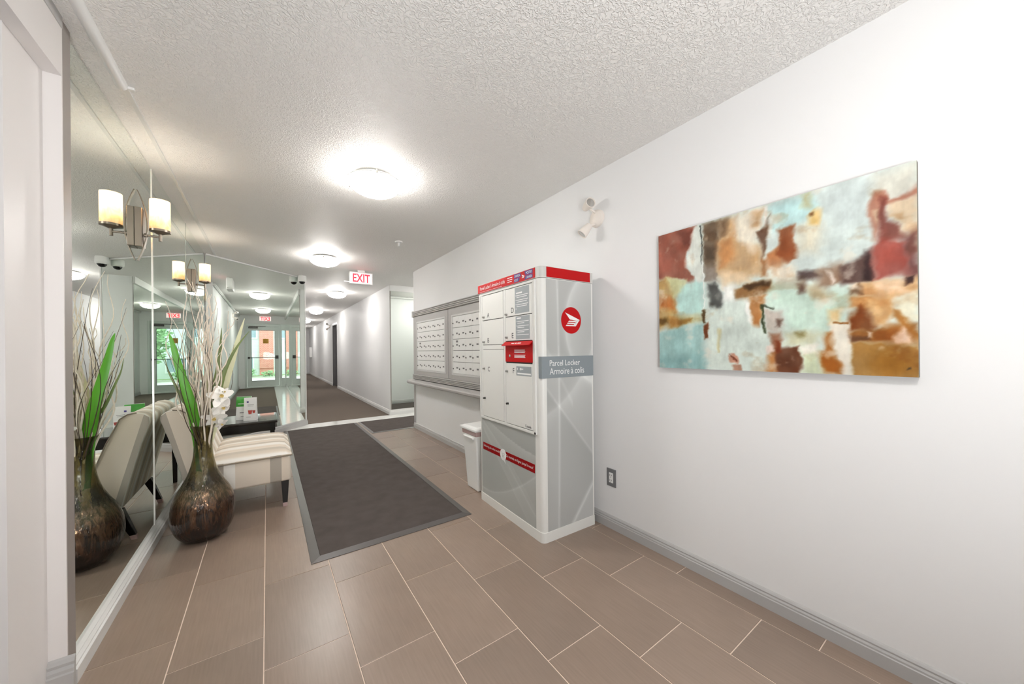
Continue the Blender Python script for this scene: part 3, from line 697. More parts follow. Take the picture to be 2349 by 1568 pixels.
# ------------------------------------------------------------------ painting
PATCHES = [
 ((208,218,214),0.0267,[(0.564,0.988),(1.004,1.004),(1.002,0.502),(0.659,0.566),(0.563,0.806)]),
 ((205,226,212),0.0167,[(0.545,0.547),(0.659,0.48),(0.821,0.45),(0.823,0.268),(0.76,0.224),(0.614,0.24),(0.603,0.366),(0.544,0.391)]),
 ((212,222,214),0.0167,[(0.269,0.426),(0.469,0.448),(0.494,0.294),(0.544,0.272),(0.725,0.201),(0.73,0.01),(0.256,0.008),(0.26,0.218)]),
 ((222,214,192),0.02,[(0.66,0.826),(0.737,0.806),(0.722,0.669),(0.659,0.687)]),
 ((210,220,218),0.02,[(0.743,1.002),(0.883,1.003),(0.887,0.91),(0.87,0.795),(0.808,0.755),(0.762,0.854)]),
 ((212,210,198),0.0133,[(0.887,0.986),(1.002,0.998),(1.001,0.856),(0.943,0.854),(0.895,0.898)]),
 ((192,222,221),0.012,[(0.555,0.987),(0.697,0.994),(0.727,0.909),(0.692,0.865),(0.649,0.847),(0.593,0.832),(0.56,0.803)]),
 ((150,88,70),0.006,[(-0.032,1.02),(0.222,0.997),(0.201,0.876),(0.167,0.832),(0.167,0.723),(0.203,0.649),(0.198,0.559),(0.167,0.597),(0.145,0.646),(-0.033,0.684)]),
 ((122,72,60),0.0093,[(0.129,0.976),(0.21,0.975),(0.193,0.878),(0.155,0.874)]),
 ((170,105,88),0.0107,[(0.003,0.88),(0.092,0.809),(0.083,0.721),(0.002,0.729)]),
 ((190,158,105),0.0107,[(-0.033,0.666),(0.055,0.676),(0.114,0.635),(0.114,0.491),(0.1,0.336),(-0.034,0.27)]),
 ((192,125,72),0.0107,[(-0.033,0.559),(0.091,0.528),(0.1,0.437),(-0.033,0.453)]),
 ((120,95,50),0.006,[(-0.034,0.376),(0.054,0.374),(0.054,0.328),(-0.034,0.329)]),
 ((207,210,168),0.008,[(0.045,0.675),(0.158,0.637),(0.158,0.55),(0.091,0.522)]),
 ((190,222,215),0.0093,[(0.109,0.525),(0.154,0.605),(0.213,0.615),(0.255,0.596),(0.253,0.381),(0.122,0.384)]),
 ((195,196,160),0.008,[(0.082,0.388),(0.253,0.386),(0.253,0.334),(0.135,0.305)]),
 ((150,110,52),0.0047,[(0.1,0.347),(0.196,0.362),(0.187,0.331),(0.109,0.285)]),
 ((190,150,90),0.006,[(0.054,0.385),(0.113,0.357),(0.113,0.29),(0.054,0.282)]),
 ((165,199,196),0.0093,[(-0.034,0.264),(0.081,0.281),(0.255,0.328),(0.256,-0.034),(-0.035,-0.043)]),
 ((150,184,183),0.0167,[(-0.035,0.075),(0.256,0.113),(0.256,-0.034),(-0.035,-0.043)]),
 ((220,224,216),0.0053,[(0.218,0.993),(0.246,0.992),(0.253,0.607),(0.217,0.614),(0.176,0.742),(0.18,0.85)]),
 ((118,100,82),0.006,[(0.261,0.998),(0.339,0.992),(0.334,0.783),(0.323,0.705),(0.327,0.622),(0.265,0.604),(0.258,0.847)]),
 ((96,82,68),0.0067,[(0.27,0.833),(0.323,0.827),(0.319,0.736),(0.27,0.75)]),
 ((152,143,134),0.0093,[(0.26,0.705),(0.327,0.693),(0.33,0.586),(0.261,0.6)]),
 ((84,84,82),0.006,[(0.273,0.582),(0.315,0.584),(0.345,0.467),(0.337,0.405),(0.284,0.424)]),
 ((150,150,146),0.004,[(0.304,0.494),(0.33,0.52),(0.322,0.46)]),
 ((200,167,128),0.0093,[(0.339,0.989),(0.417,0.988),(0.43,0.832),(0.521,0.765),(0.53,0.591),(0.416,0.568),(0.33,0.621)]),
 ((197,146,100),0.012,[(0.331,0.835),(0.396,0.873),(0.395,0.706),(0.338,0.65)]),
 ((120,98,78),0.0093,[(0.339,0.994),(0.375,0.99),(0.368,0.893),(0.338,0.863)]),
 ((234,225,208),0.0107,[(0.4,0.98),(0.483,0.993),(0.543,0.997),(0.521,0.839),(0.483,0.739),(0.423,0.834)]),
 ((228,208,178),0.0107,[(0.338,0.65),(0.456,0.603),(0.482,0.55),(0.416,0.549),(0.345,0.527)]),
 ((230,230,225),0.008,[(0.345,0.55),(0.409,0.547),(0.402,0.444),(0.344,0.452)]),
 ((205,175,140),0.0093,[(0.483,0.98),(0.534,0.983),(0.512,0.889),(0.49,0.897)]),
 ((238,236,230),0.0027,[(0.537,0.988),(0.551,0.989),(0.549,0.866),(0.54,0.87)]),
 ((113,87,70),0.0047,[(0.504,0.855),(0.54,0.87),(0.561,0.93),(0.556,0.827),(0.532,0.716),(0.524,0.671),(0.52,0.803)]),
 ((215,224,220),0.0047,[(0.563,0.934),(0.575,0.784),(0.545,0.661),(0.536,0.668)]),
 ((165,120,82),0.006,[(0.521,0.682),(0.549,0.674),(0.546,0.574),(0.525,0.579)]),
 ((190,135,95),0.0067,[(0.545,0.703),(0.595,0.737),(0.615,0.647),(0.598,0.612),(0.548,0.624)]),
 ((150,92,60),0.0047,[(0.592,0.828),(0.646,0.85),(0.643,0.779),(0.655,0.654),(0.621,0.641),(0.587,0.691),(0.593,0.752)]),
 ((234,222,203),0.0093,[(0.557,0.631),(0.637,0.624),(0.664,0.548),(0.603,0.53),(0.563,0.561)]),
 ((216,186,126),0.0067,[(0.694,0.877),(0.717,0.901),(0.741,0.879),(0.732,0.803),(0.699,0.824)]),
 ((128,92,58),0.0027,[(0.699,0.884),(0.716,0.884),(0.715,0.866),(0.702,0.866)]),
 ((196,192,152),0.008,[(0.679,0.994),(0.701,0.995),(0.699,0.917),(0.681,0.933)]),
 ((90,73,71),0.0053,[(0.661,0.575),(0.721,0.565),(0.734,0.533),(0.706,0.512),(0.664,0.52)]),
 ((112,86,76),0.0067,[(0.659,0.497),(0.685,0.505),(0.691,0.448),(0.664,0.443)]),
 ((152,127,108),0.008,[(0.725,0.566),(0.808,0.584),(0.807,0.489),(0.721,0.464)]),
 ((102,79,73),0.006,[(0.796,0.563),(0.886,0.609),(0.891,0.469),(0.852,0.469),(0.798,0.474)]),
 ((70,54,54),0.0047,[(0.87,0.618),(0.891,0.625),(0.891,0.472),(0.869,0.477)]),
 ((218,208,198),0.0033,[(0.75,0.555),(0.762,0.553),(0.776,0.497),(0.765,0.483)]),
 ((195,180,150),0.008,[(0.69,0.474),(0.721,0.477),(0.77,0.419),(0.751,0.381),(0.711,0.412)]),
 ((215,192,162),0.008,[(0.932,0.844),(1.007,0.846),(1.006,0.67),(0.966,0.666),(0.951,0.748),(0.931,0.763)]),
 ((176,126,106),0.006,[(0.874,0.847),(0.895,0.909),(0.92,0.905),(0.936,0.857),(0.974,0.865),(1.007,0.896),(1.007,0.846),(0.943,0.835),(0.914,0.837),(0.909,0.779),(0.903,0.661),(0.891,0.68),(0.874,0.778)]),
 ((205,180,155),0.0047,[(0.887,0.818),(0.907,0.817),(0.903,0.744),(0.891,0.764)]),
 ((130,75,65),0.0053,[(0.91,0.88),(0.927,0.861),(0.929,0.742),(0.951,0.726),(0.973,0.653),(0.911,0.64),(0.903,0.766)]),
 ((195,165,130),0.0053,[(0.943,0.766),(0.97,0.77),(0.97,0.741),(0.947,0.742)]),
 ((116,73,69),0.008,[(0.966,0.648),(1.006,0.691),(1.006,0.452),(0.969,0.459)]),
 ((161,85,75),0.006,[(0.89,0.616),(0.919,0.662),(0.973,0.631),(0.981,0.55),(0.973,0.48),(0.892,0.469)]),
 ((178,100,88),0.012,[(0.907,0.63),(0.954,0.623),(0.954,0.557),(0.911,0.561)]),
 ((206,166,122),0.0067,[(0.845,0.469),(0.894,0.469),(0.973,0.457),(1.006,0.462),(1.005,0.395),(0.934,0.385),(0.847,0.403)]),
 ((224,203,178),0.0067,[(0.894,0.458),(0.965,0.451),(0.973,0.408),(0.902,0.404)]),
 ((122,97,77),0.006,[(0.825,0.442),(0.857,0.468),(0.86,0.411),(0.824,0.414)]),
 ((230,215,195),0.0053,[(0.828,0.465),(0.845,0.473),(0.85,0.445),(0.83,0.441)]),
 ((70,50,48),0.0027,[(0.973,0.466),(0.985,0.467),(0.982,0.434),(0.973,0.435)]),
 ((206,162,112),0.0067,[(0.823,0.402),(0.938,0.388),(0.946,0.31),(0.918,0.25),(0.894,0.252),(0.873,0.318),(0.823,0.347)]),
 ((228,195,150),0.0067,[(0.865,0.381),(0.894,0.384),(0.91,0.307),(0.881,0.302)]),
 ((134,74,35),0.006,[(0.827,0.315),(0.849,0.36),(0.885,0.286),(0.896,0.248),(0.885,0.222),(0.825,0.233)]),
 ((233,229,207),0.0053,[(0.942,0.366),(1.005,0.395),(1.005,0.254),(0.972,0.253),(0.942,0.329)]),
 ((151,96,45),0.006,[(0.823,0.229),(0.894,0.233),(0.934,0.252),(0.998,0.241),(0.999,0.159),(0.893,0.165),(0.822,0.174)]),
 ((167,117,62),0.004,[(0.941,0.327),(0.955,0.316),(1.005,0.194),(1.005,0.156),(0.972,0.239),(0.942,0.281)]),
 ((227,203,184),0.0033,[(0.941,0.189),(0.972,0.229),(0.991,0.161),(0.949,0.153)]),
 ((108,78,60),0.0033,[(0.819,0.213),(0.851,0.204),(0.885,0.195),(0.886,0.175),(0.819,0.179)]),
 ((220,205,190),0.0027,[(0.879,0.222),(0.891,0.218),(0.889,0.187),(0.881,0.191)]),
 ((165,122,65),0.0047,[(0.826,0.172),(1.007,0.152),(1.006,-0.014),(0.825,-0.007)]),
 ((148,108,52),0.0167,[(0.885,0.127),(0.972,0.127),(0.968,0.026),(0.893,0.028)]),
 ((232,224,210),0.0053,[(0.762,0.273),(0.826,0.276),(0.825,-0.007),(0.795,-0.002)]),
 ((221,190,140),0.006,[(0.763,0.338),(0.802,0.343),(0.799,0.278),(0.765,0.271)]),
 ((150,100,50),0.002,[(0.779,0.275),(0.826,0.276),(0.826,0.267),(0.779,0.267)]),
 ((166,105,50),0.006,[(0.729,0.126),(0.75,0.134),(0.754,0.225),(0.772,0.225),(0.775,0.118),(0.798,0.046),(0.792,-0.002),(0.73,0.001)]),
 ((205,205,176),0.0107,[(0.614,0.232),(0.685,0.237),(0.745,0.225),(0.71,0.151),(0.619,0.156)]),
 ((150,140,100),0.0067,[(0.647,0.234),(0.679,0.241),(0.684,0.207),(0.658,0.203)]),
 ((202,210,182),0.008,[(0.673,0.13),(0.728,0.138),(0.729,-0.007),(0.672,-0.003)]),
 ((236,230,220),0.0053,[(0.674,0.143),(0.725,0.168),(0.725,0.126),(0.679,0.109)]),
 ((110,68,48),0.0047,[(0.564,0.121),(0.597,0.139),(0.663,0.15),(0.675,0.083),(0.663,-0.004),(0.566,-0.011)]),
 ((152,102,77),0.0053,[(0.555,0.235),(0.597,0.234),(0.593,0.125),(0.561,0.116)]),
 ((130,70,45),0.004,[(0.576,0.188),(0.597,0.197),(0.595,0.116),(0.573,0.116)]),
 ((186,131,82),0.006,[(0.542,0.093),(0.573,0.116),(0.573,-0.01),(0.54,-0.003)]),
 ((236,217,207),0.0033,[(0.536,0.151),(0.562,0.163),(0.566,0.116),(0.54,0.105)]),
 ((150,110,68),0.006,[(0.4,0.517),(0.476,0.542),(0.558,0.544),(0.564,0.502),(0.523,0.454),(0.407,0.455)]),
 ((84,64,44),0.0047,[(0.449,0.536),(0.558,0.544),(0.558,0.513),(0.469,0.501)]),
 ((182,127,77),0.0053,[(0.475,0.457),(0.54,0.458),(0.529,0.393),(0.514,0.278),(0.481,0.293)]),
 ((237,237,232),0.004,[(0.452,0.441),(0.482,0.418),(0.479,0.293),(0.466,0.306)]),
 ((198,188,178),0.0067,[(0.531,0.383),(0.603,0.366),(0.609,0.285),(0.591,0.237),(0.544,0.249)]),
 ((113,93,83),0.0047,[(0.58,0.316),(0.604,0.316),(0.598,0.266),(0.58,0.273)]),
 ((55,65,40),0.002,[(0.522,0.401),(0.532,0.398),(0.533,0.309),(0.544,0.233),(0.536,0.234),(0.523,0.306)]),
 ((70,75,60),0.002,[(0.526,0.402),(0.574,0.392),(0.575,0.384),(0.527,0.391)]),
 ((196,152,132),0.0027,[(0.377,0.092),(0.408,0.107),(0.422,0.066),(0.414,0.044),(0.379,0.053)]),
 ((110,60,45),0.002,[(0.387,0.1),(0.414,0.061),(0.407,0.054),(0.387,0.09)]),
 ((168,128,108),0.004,[(0.392,0.034),(0.428,0.045),(0.436,-0.02),(0.386,-0.024)]),
 ((80,84,80),0.0013,[(0.243,0.993),(0.25,0.993),(0.254,0.806),(0.251,0.723),(0.248,0.724),(0.247,0.851)]),
 ((240,242,238),0.0013,[(0.251,0.744),(0.257,0.742),(0.258,0.407),(0.254,0.407)]),
 ((92,72,42),0.002,[(0.251,0.407),(0.265,0.408),(0.264,0.322),(0.252,0.323)]),
 ((122,72,42),0.0027,[(0.255,0.31),(0.279,0.321),(0.274,0.217),(0.256,0.205)]),
 ((200,192,150),0.004,[(0.322,0.267),(0.337,0.266),(0.333,0.114),(0.324,0.114)]),
 ((95,80,60),0.002,[(0.968,0.048),(0.975,0.052),(0.977,0.041),(0.968,0.039)]),
]

def paint_colour(U, V):
    asp = .99 / .765
    X = U * asp * 9; Y = V * 9
    wu = U + .030 * fbm(X * .9, Y * .9, 4) + .016 * fbm(X * 4, Y * 4, 4)
    wv = V + .034 * fbm(X * .9 + 40, Y * .9 + 9, 4) + .020 * fbm(X * 4 + 11, Y * 4 + 3, 4)
    C = np.empty(U.shape + (3,)); C[:] = (214, 224, 218)
    for col, soft, poly in PATCHES:
        P_ = np.array(poly); Q = np.roll(P_, -1, 0)
        lo = P_.min(0) - 4 * soft - .03; hi = P_.max(0) + 4 * soft + .03
        msk = (U > lo[0]) & (U < hi[0]) & (V > lo[1]) & (V < hi[1])
        if not msk.any(): continue
        x = wu[msk] * asp; y = wv[msk]
        ins = np.zeros(x.shape, bool); dmin = np.full(x.shape, 9.0)
        for (x0, y0), (x1, y1) in zip(P_, Q):
            x0 *= asp; x1 *= asp
            cr_ = ((y0 > y) != (y1 > y))
            with np.errstate(divide='ignore', invalid='ignore'):
                xi = (x1 - x0) * (y - y0) / (y1 - y0) + x0
            ins ^= cr_ & (x < xi)
            ex, ey = x1 - x0, y1 - y0
            tt = np.clip(((x - x0) * ex + (y - y0) * ey) / (ex * ex + ey * ey + 1e-9), 0, 1)
            dmin = np.minimum(dmin, np.hypot(x - x0 - tt * ex, y - y0 - tt * ey))
        sd = np.where(ins, dmin, -dmin)
        sf = soft * (1.5 + 3.0 * (vnoise(U[msk] * 30 + soft * 999, V[msk] * 30)))
        a = sstep(-sf, sf, sd) * (.80 + .2 * vnoise(U[msk] * 22 + soft * 333, V[msk] * 16))
        tone = 1 + .14 * fbm(U[msk] * 30, V[msk] * 12 + soft * 500, 4) + .08 * fbm(U[msk] * 90, V[msk] * 14, 3)
        c = np.array(col)[None] * tone[:, None]
        C[msk] = C[msk] * (1 - a[:, None]) + c * a[:, None]
    st = 1 + .05 * fbm(U * 90, V * 60, 3) + .22 * fbm(U * 16 + 3, V * 12 + 5, 5)
    C = C * st[..., None]
    scum = sstep(.10, .26, fbm(U * 11 + 50, V * 9 + 20, 5)) * .5            # dry-brushed cream
    C = C * (1 - scum[..., None]) + np.array((233, 226, 212)) * scum[..., None]
    glz = sstep(.12, .28, fbm(U * 10 + 9, V * 10 + 70, 5)) * .35            # brown glaze
    C = C * (1 - glz[..., None] * (1 - np.array((.80, .66, .52))))
    g_ = C.mean(-1, keepdims=True)
    return ((g_ + (C - g_) * 1.02 - 128) * 1.12 + 110)
t = thing('canvas_painting', (XR - .03, .6835, 1.49), 'abstract canvas in rust, cream and pale aqua on the white wall', 'painting')
o = Vector(t.location)
py0, py1, pz0, pz1 = .1865, 1.181, 1.107, 1.875
MB().box(XR - .0285, XR - .0008, py0, py1, pz0, pz1).build('stretcher_edge', mat('canvas_edge', (104, 98, 82), .5), t, origin=o)
printed_grid('painted_canvas', 330, 255, Vector((XR - .030, py1, pz0)) - o, (0, py0 - py1, 0), (0, 0, pz1 - pz0), paint_colour, print_mat('painted_canvas', .38), t)

# ------------------------------------------------------------------ parcel locker
M['lockmetal'] = mat('satin_lock_metal', (150, 148, 144), .35, metal=.4)
LR = math.radians(-1.8)
t = thing('parcel_locker', (1.405, 1.684, 0), 'tall grey and white parcel locker with red top against the wall', 'locker', rz=LR)
LD, LW, LH = .452, .832, 1.745
def rounded(u0, u1, v0, v1, r, n=5):
    """plan outline with the two front corners (u0) rounded"""
    p = []
    for i in range(n + 1):
        a = math.pi + math.pi/2 * i / n; p.append((u0 + r + r * math.cos(a), v0 + r + r * math.sin(a)))
    p += [(u1, v0), (u1, v1)]
    for i in range(n + 1):
        a = math.pi/2 + math.pi/2 * i / n; p.append((u0 + r + r * math.cos(a), v1 - r + r * math.sin(a)))
    return p
MB().prism(rounded(0, LD, 0, LW, .032), 'z', .0, 1.672).build('body', M['lockwhite'], t, smooth=True)
MB().prism(rounded(-.003, LD + .001, -.003, LW + .003, .034), 'z', .0, .064).build('plinth', M['lockwhite'], t, smooth=True)
MB().prism(rounded(-.004, LD, -.004, LW + .004, .034), 'z', 1.674, LH).build('header_corner', M['lockgrey'], t, smooth=True)
MB().box(-.0065, -.0035, .052, LW - .004, 1.678, LH - .003).build('header_panel', M['red'], t)
hs_ = MB().box(.042, .425, -.0065, -.0035, 1.678, LH - .003).build('header_panel', M['red'], t)
R_, U_ = Vector((0, -1, 0)), Vector((0, 0, 1))          # reading direction on the front
fo = -.0068
def ftext(s, m, v, z, w=None, h=None, u=fo, par=t, **k): return lettering(s, m, par, (u, v, z), R_, U_, width=w, height=h, **k)
ftext('Parcel Locker', M['white'], .79, 1.700, w=.165, h=.026)
ftext('|', M['white'], .617, 1.697, h=.032)
ftext('Armoire à colis', M['white'], .603, 1.700, w=.19, h=.028)
hl = MB()
for k, wd in enumerate((.062, .062, .055)): hl.box(fo - .0006, fo, .375 - wd, .375, 1.724 - k * .014, 1.729 - k * .014)
hl.box(fo - .0006, fo, .45, .80, 1.6845, 1.686)
hl.build('small_print', M['white'], t)
lg = MB()
flat_poly(lg, [(0, 0), (.088, 0), (.075, .027), (.0, .027)], (fo, .290, 1.7115), R_, U_, .0004)
flat_poly(lg, [(0, 0), (.060, 0), (.072, .025), (.0, .025)], (fo, .290, 1.683), R_, U_, .0004)
flat_poly(lg, [(.012, 0), (.092, 0), (.092, .027), (0, .027)], (fo, .166, 1.7115), R_, U_, .0004)
flat_poly(lg, [(0, 0), (.092, 0), (.092, .025), (.012, .025)], (fo, .166, 1.683), R_, U_, .0004)
lg.build('logo_field', M['blue'], t)
for s, v, z in (('CANADA', .283, 1.7165), ('POST', .283, 1.6875), ('POSTES', .148, 1.7165), ('CANADA', .146, 1.6875)):
    ftext(s, M['white'], v, z, w=.066 if len(s) > 4 else .042, h=.016, depth=.0011)
def wing(mb, c, r, rd, ud, dp):
    for pl in ([(-.64,.54),(.83,.03),(.78,-.07),(-.17,.03)], [(-.26,-.06),(.62,-.06),(.53,-.15),(-.36,-.15)], [(-.38,-.21),(.48,-.21),(.40,-.30),(-.47,-.30)], [(-.5,-.37),(.34,-.37),(.42,-.47),(-.6,-.47)], [(.83,.03),(.42,-.47),(.2,-.37),(.55,-.03)]):
        flat_poly(mb, [(p[0]*r, p[1]*r) for p in pl], c, rd, ud, dp)
    return mb
wing(MB(), (fo, .183, 1.709), .024, R_, U_, .0013).build('logo_wing', M['white'], t)

# side panel with swoosh print, banner and emblem
def swoosh_side(U, V):
    C = np.empty(U.shape + (3,)); base = 178 - 8 * sstep(.1, .5, V) + 10 * sstep(.6, 1, V)
    C[:] = base[..., None] + np.array((0, 2, 0))
    yv = V * 3.6            # same unit as width
    def arc(cx, cy, r, wd, amp, side=1, fall=.5):
        d = np.hypot(U - cx, yv - cy) - r
        band = np.exp(-(d / (wd * 2.2)) ** 2) * amp * .3
        wash = np.where(d * side > 0, np.exp(-np.abs(d) / fall), np.exp(-np.abs(d) / .02)) * amp * .8
        C[...] += (band + wash)[..., None]
    arc(1.35, 2.95, .95, .03, 26, -1, .35); arc(-.6, 3.3, 1.75, .05, 20, 1, .4); arc(.0, .9, 1.6, .02, 16, -1, .5)
    ln = U - .23 - .03 * np.sin(V * 3); C[...] += (np.exp(-(ln / .022) ** 2) * 20 + np.where(ln < 0, np.exp(ln / .12) * 9, 0))[..., None]
    d = (yv - (2.02 - 1.05 * U)) ; C[...] += (np.exp(-(d / .03) ** 2) * 15 + np.where(d < 0, -np.exp(d / .5) * 9, 4))[..., None]
    d = (yv - (.02 + 1.1 * (U - .55))) ; C[...] += np.where((U > .5) & (yv < .8), np.exp(-(d / .05) ** 2) * 26 + np.where(d < 0, 12, 0), 0)[..., None]
    d = (yv - (2.75 - 1.5 * (U + .1))); C[...] += (np.exp(-(d / .05) ** 2) * 10 * (U < .55))[..., None]
    return C
pm = print_mat('printed_vinyl', .3, .5)
printed_grid('printed_side', 60, 210, (.040, -.0006, .066), (.400, 0, 0), (0, 0, 1.602), swoosh_side, pm, t)
MB().box(-.0015, LD - .0, -.0035, -.0008, 1.036, 1.174).build('banner', M['banner'], t)
MB().quad((-.0012, -.001, 1.036), (-.0012, .03, 1.036), (-.0012, .03, 1.174), (-.0012, -.001, 1.174)).build('banner_fold', M['banner'], t)
X_ = Vector((1, 0, 0))
lettering('Parcel Locker', M['white'], t, (.062, -.0038, 1.113), X_, U_, width=.262, height=.037, name='lettering')
lettering('Armoire à colis', M['white'], t, (.062, -.0038, 1.058), X_, U_, width=.300, height=.042, name='lettering')
ec, er = (.252, -.0012, 1.41), .088
MB().lathe([(0, 0), (er, 0), (er, .0012), (0, .0012)], ec, 48, (0, -1, 0)).build('emblem_disc', M['red'], t)
wing(MB(), (ec[0] + .002, -.0026, ec[2] + .003), er, X_, U_, .0004).build('emblem_wing', M['white'], t)

# front: door frame and six compartments
def fbox(u0, u1, v0, v1, z0, z1): return MB().box(u0, u1, v0, v1, z0, z1)
fz0, fz1 = .676, 1.664
fr = fbox(-.012, .0, .050, .066, fz0, fz1).box(-.012, .0, .776, .800, fz0, fz1).box(-.012, 0, .066, .776, fz0, fz0 + .016).box(-.012, 0, .066, .776, fz1 - .012, fz1)
fr.build('front_frame', M['lockwhite'], t, bevel=.002)
fbox(-.0015, -.0003, .066, .776, .69, 1.655).build('recess', M['lockgap'], t)
fbox(-.009, -.001, .408, .432, .692, 1.652).box(-.009, -.001, .438, .75, 1.224, 1.257).box(-.009, -.001, .752, .775, .692, 1.652).box(-.009, -.001, .067, .083, .692, 1.652).build('mullion', M['lockwhite'], t, bevel=.0015)
def knob(par, v, z, dark=False):
    MB().lathe([(0, 0), (.0085, 0), (.0085, .004), (.006, .006), (.006, .012), (.0075, .013), (.0075, .016), (0, .017)], (-.0095, v, z), 14, (-1, 0, 0)).build('lock', M['steel_dark'] if dark else M['lockmetal'], par, smooth=True)
def ldoor(v0, v1, z0, z1, letter, lz, lv, kv, kz, extra=None):
    d_ = fbox(-.0095, -.0018, v0, v1, z0, z1).build('door', M['lockwhite'], t, bevel=.0015)
    knob(d_, kv, kz)
    lettering(letter, M['ink'], d_, (-.0097, lv, lz), R_, U_, height=.036)
    if extra: knob(d_, kv - .005, extra, True)
    return d_
ldoor(.437, .749, 1.455, 1.648, 'A', 1.472, .672, .722, 1.478)
ldoor(.437, .749, 1.260, 1.450, 'B', 1.276, .668, .722, 1.282)
ldoor(.437, .749, .696, 1.221, 'C', 1.052, .668, .722, 1.072, .838)
dD = ldoor(.086, .404, 1.455, 1.648, 'D', 1.476, .326, .385, 1.470)
dE = ldoor(.086, .404, 1.282, 1.450, 'E', 1.300, .320, .383, 1.306)
dF = ldoor(.086, .404, .696, 1.124, 'F', 1.055, .312, .383, 1.066, .836)
def info(par, v0, v1, z0, z1, lines):
    p_ = fbox(-.0104, -.0094, v0, v1, z0, z1).build('notice', M['infogrey'], par)
    l_ = MB()
    for (a, b, z, h) in lines: l_.box(-.0110, -.0103, a, b, z, z + h)
    l_.build('notice_text', M['white'], par)
v1_ = .268
info(dD, .112, .278, 1.466, 1.642, [(.19, .262, 1.600, .009)] + [(.122 + .014*(k % 2), .256, 1.585 - k*.0125 - .006*(k//2), .0042) for k in range(6)] + [(.26, .266, 1.585 - k*.030, .006) for k in range(4)])
info(dE, .108, .270, 1.290, 1.446, [(.205, .258, 1.428, .009)] + [(.118 + .05*(k % 2), .248, 1.408 - k*.0115 - .007*(k//2), .0042) for k in range(7)] + [(.252, .258, 1.408 - k*.030, .006) for k in range(4)])
info(dF, .094, .268, 1.043, 1.106, [(.10, .255, 1.052, .010)])
kk = MB().lathe([(0, 0), (.009, 0), (.009, .0006), (0, .0006)], (-.0104, .215, 1.088), 16, (-1, 0, 0)).box(-.011, -.0104, .185, .212, 1.085, 1.091).box(-.011, -.0104, .250, .256, 1.080, 1.096)
kk.build('key_symbol', M['white'], dF)
# red mail slot
ms = fbox(-.010, -.0018, .078, .408, 1.134, 1.268).build('mail_slot', M['red'], t, bevel=.002)
MB().hexa([(-.042, .076, 1.246), (-.010, .076, 1.268), (-.010, .409, 1.268), (-.042, .409, 1.246)], [(-.044, .076, 1.250), (-.010, .076, 1.277), (-.010, .409, 1.277), (-.044, .409, 1.250)]).build('flap', M['red'], ms, bevel=.001)
ml = MB()
for k, z in enumerate((1.214, 1.206, 1.198, 1.180, 1.172, 1.164)): ml.box(-.0108, -.0099, .165 - .004*(k % 2), .290, z, z + .0042)
ml.build('slot_text', M['white'], ms)
MB().lathe([(0, 0), (.010, 0), (.010, .003), (.006, .004), (0, .004)], (-.010, .346, 1.176), 14, (-1, 0, 0)).build('lock', M['chrome'], ms, smooth=True)
ftx = MB()
for k, (a, b) in enumerate(((.30, .265), (.255, .235), (.225, .185))): ftx.hexa([(-.031, b, 1.2592), (-.025, b, 1.2640), (-.025, a, 1.2640), (-.031, a, 1.2592)], [(-.031, b, 1.2612), (-.025, b, 1.2660), (-.025, a, 1.2660), (-.031, a, 1.2612)])
ftx.build('flap_text', M['white'], ms)
lettering('Canada', M['ink'], dF, (-.0097, .168, .706), R_, U_, width=.066, height=.018)
MB().box(-.014, -.0118, .051, .066, .677, .690).build('latch', M['steel_dark'], t)
# lower printed panel
def swoosh_front(U, V):
    C = np.empty(U.shape + (3,)); C[:] = (181, 184, 181)
    yv = V * .83
    yc = .07 + .60 * np.maximum(U - .12, 0) ** 1.6
    d = V - yc; C[...] += (np.exp(-(d / .012) ** 2) * 12 + np.where(d < 0, np.exp(d / .16) * 12, np.exp(-d / .02) * 4))[..., None]
    y1, y2 = 1.0 - .62 * U - .18 * U * U, .90 - 1.02 * U
    q = np.clip((V - y2) / (y1 - y2 + 1e-6), 0, 1)
    C[...] += np.where((V < y1) & (V > y2), 16 * (1 - .7 * U) * (.35 + .65 * np.abs(2 * q - 1) ** 2), 0)[..., None]
    y3 = 1.02 - .24 * np.sin(np.clip(U - .1, 0, 1) * 1.6)
    d = V - y3; C[...] += (np.where(d < 0, np.exp(d / .06) * 13, -7))[..., None] * sstep(.05, .3, U)[..., None]
    y4 = .62 - .9 * (U - .45); d = V - y4; C[...] += (np.exp(-(d / .02) ** 2) * 7 + np.where(d < 0, np.exp(d / .1) * 6, 0))[..., None] * sstep(.4, .6, U)[..., None]
    C[...] -= (8 * (1 - V))[..., None]
    return C
printed_grid('printed_front', 90, 90, (-.0006, .795, .068), (0, -.725, 0), (0, 0, .600), swoosh_front, pm, t)
MB().box(-.0022, -.0008, .078, .772, .4215, .478).build('slogan_band', M['redband'], t)
lettering('Delivering the online world!', M['white'], t, (-.0025, .758, .442), R_, U_, width=.245, height=.022)
lettering('Du monde en ligne jusqu’à vous!', M['white'], t, (-.0025, .425, .438), R_, U_, width=.33, height=.024)
bb = MB().lathe([(0, 0), (.042, 0), (.042, .0012), (0, .0012)], (-.0022, .465, .448), 28, (-1, 0, 0))
flat_poly(bb, [(-.004, -.03), (.03, -.03), (.034, -.062)], (-.0022, .465, .448), R_, U_, .0012)
bb.build('speech_bubble', M['white'], t)
ct = MB()
for pts in ([(-.022, .018), (-.014, .018), (-.008, -.010), (.016, -.010)], [(-.012, .010), (.020, .010), (.015, -.004), (-.009, -.004)]):
    for a, b in zip(pts, pts[1:]):
        pa = Vector((-.0037, .465, .448)) + R_ * a[0] + U_ * a[1]; pb = Vector((-.0037, .465, .448)) + R_ * b[0] + U_ * b[1]
        ct.tube([pa, pb], .0012, 4)
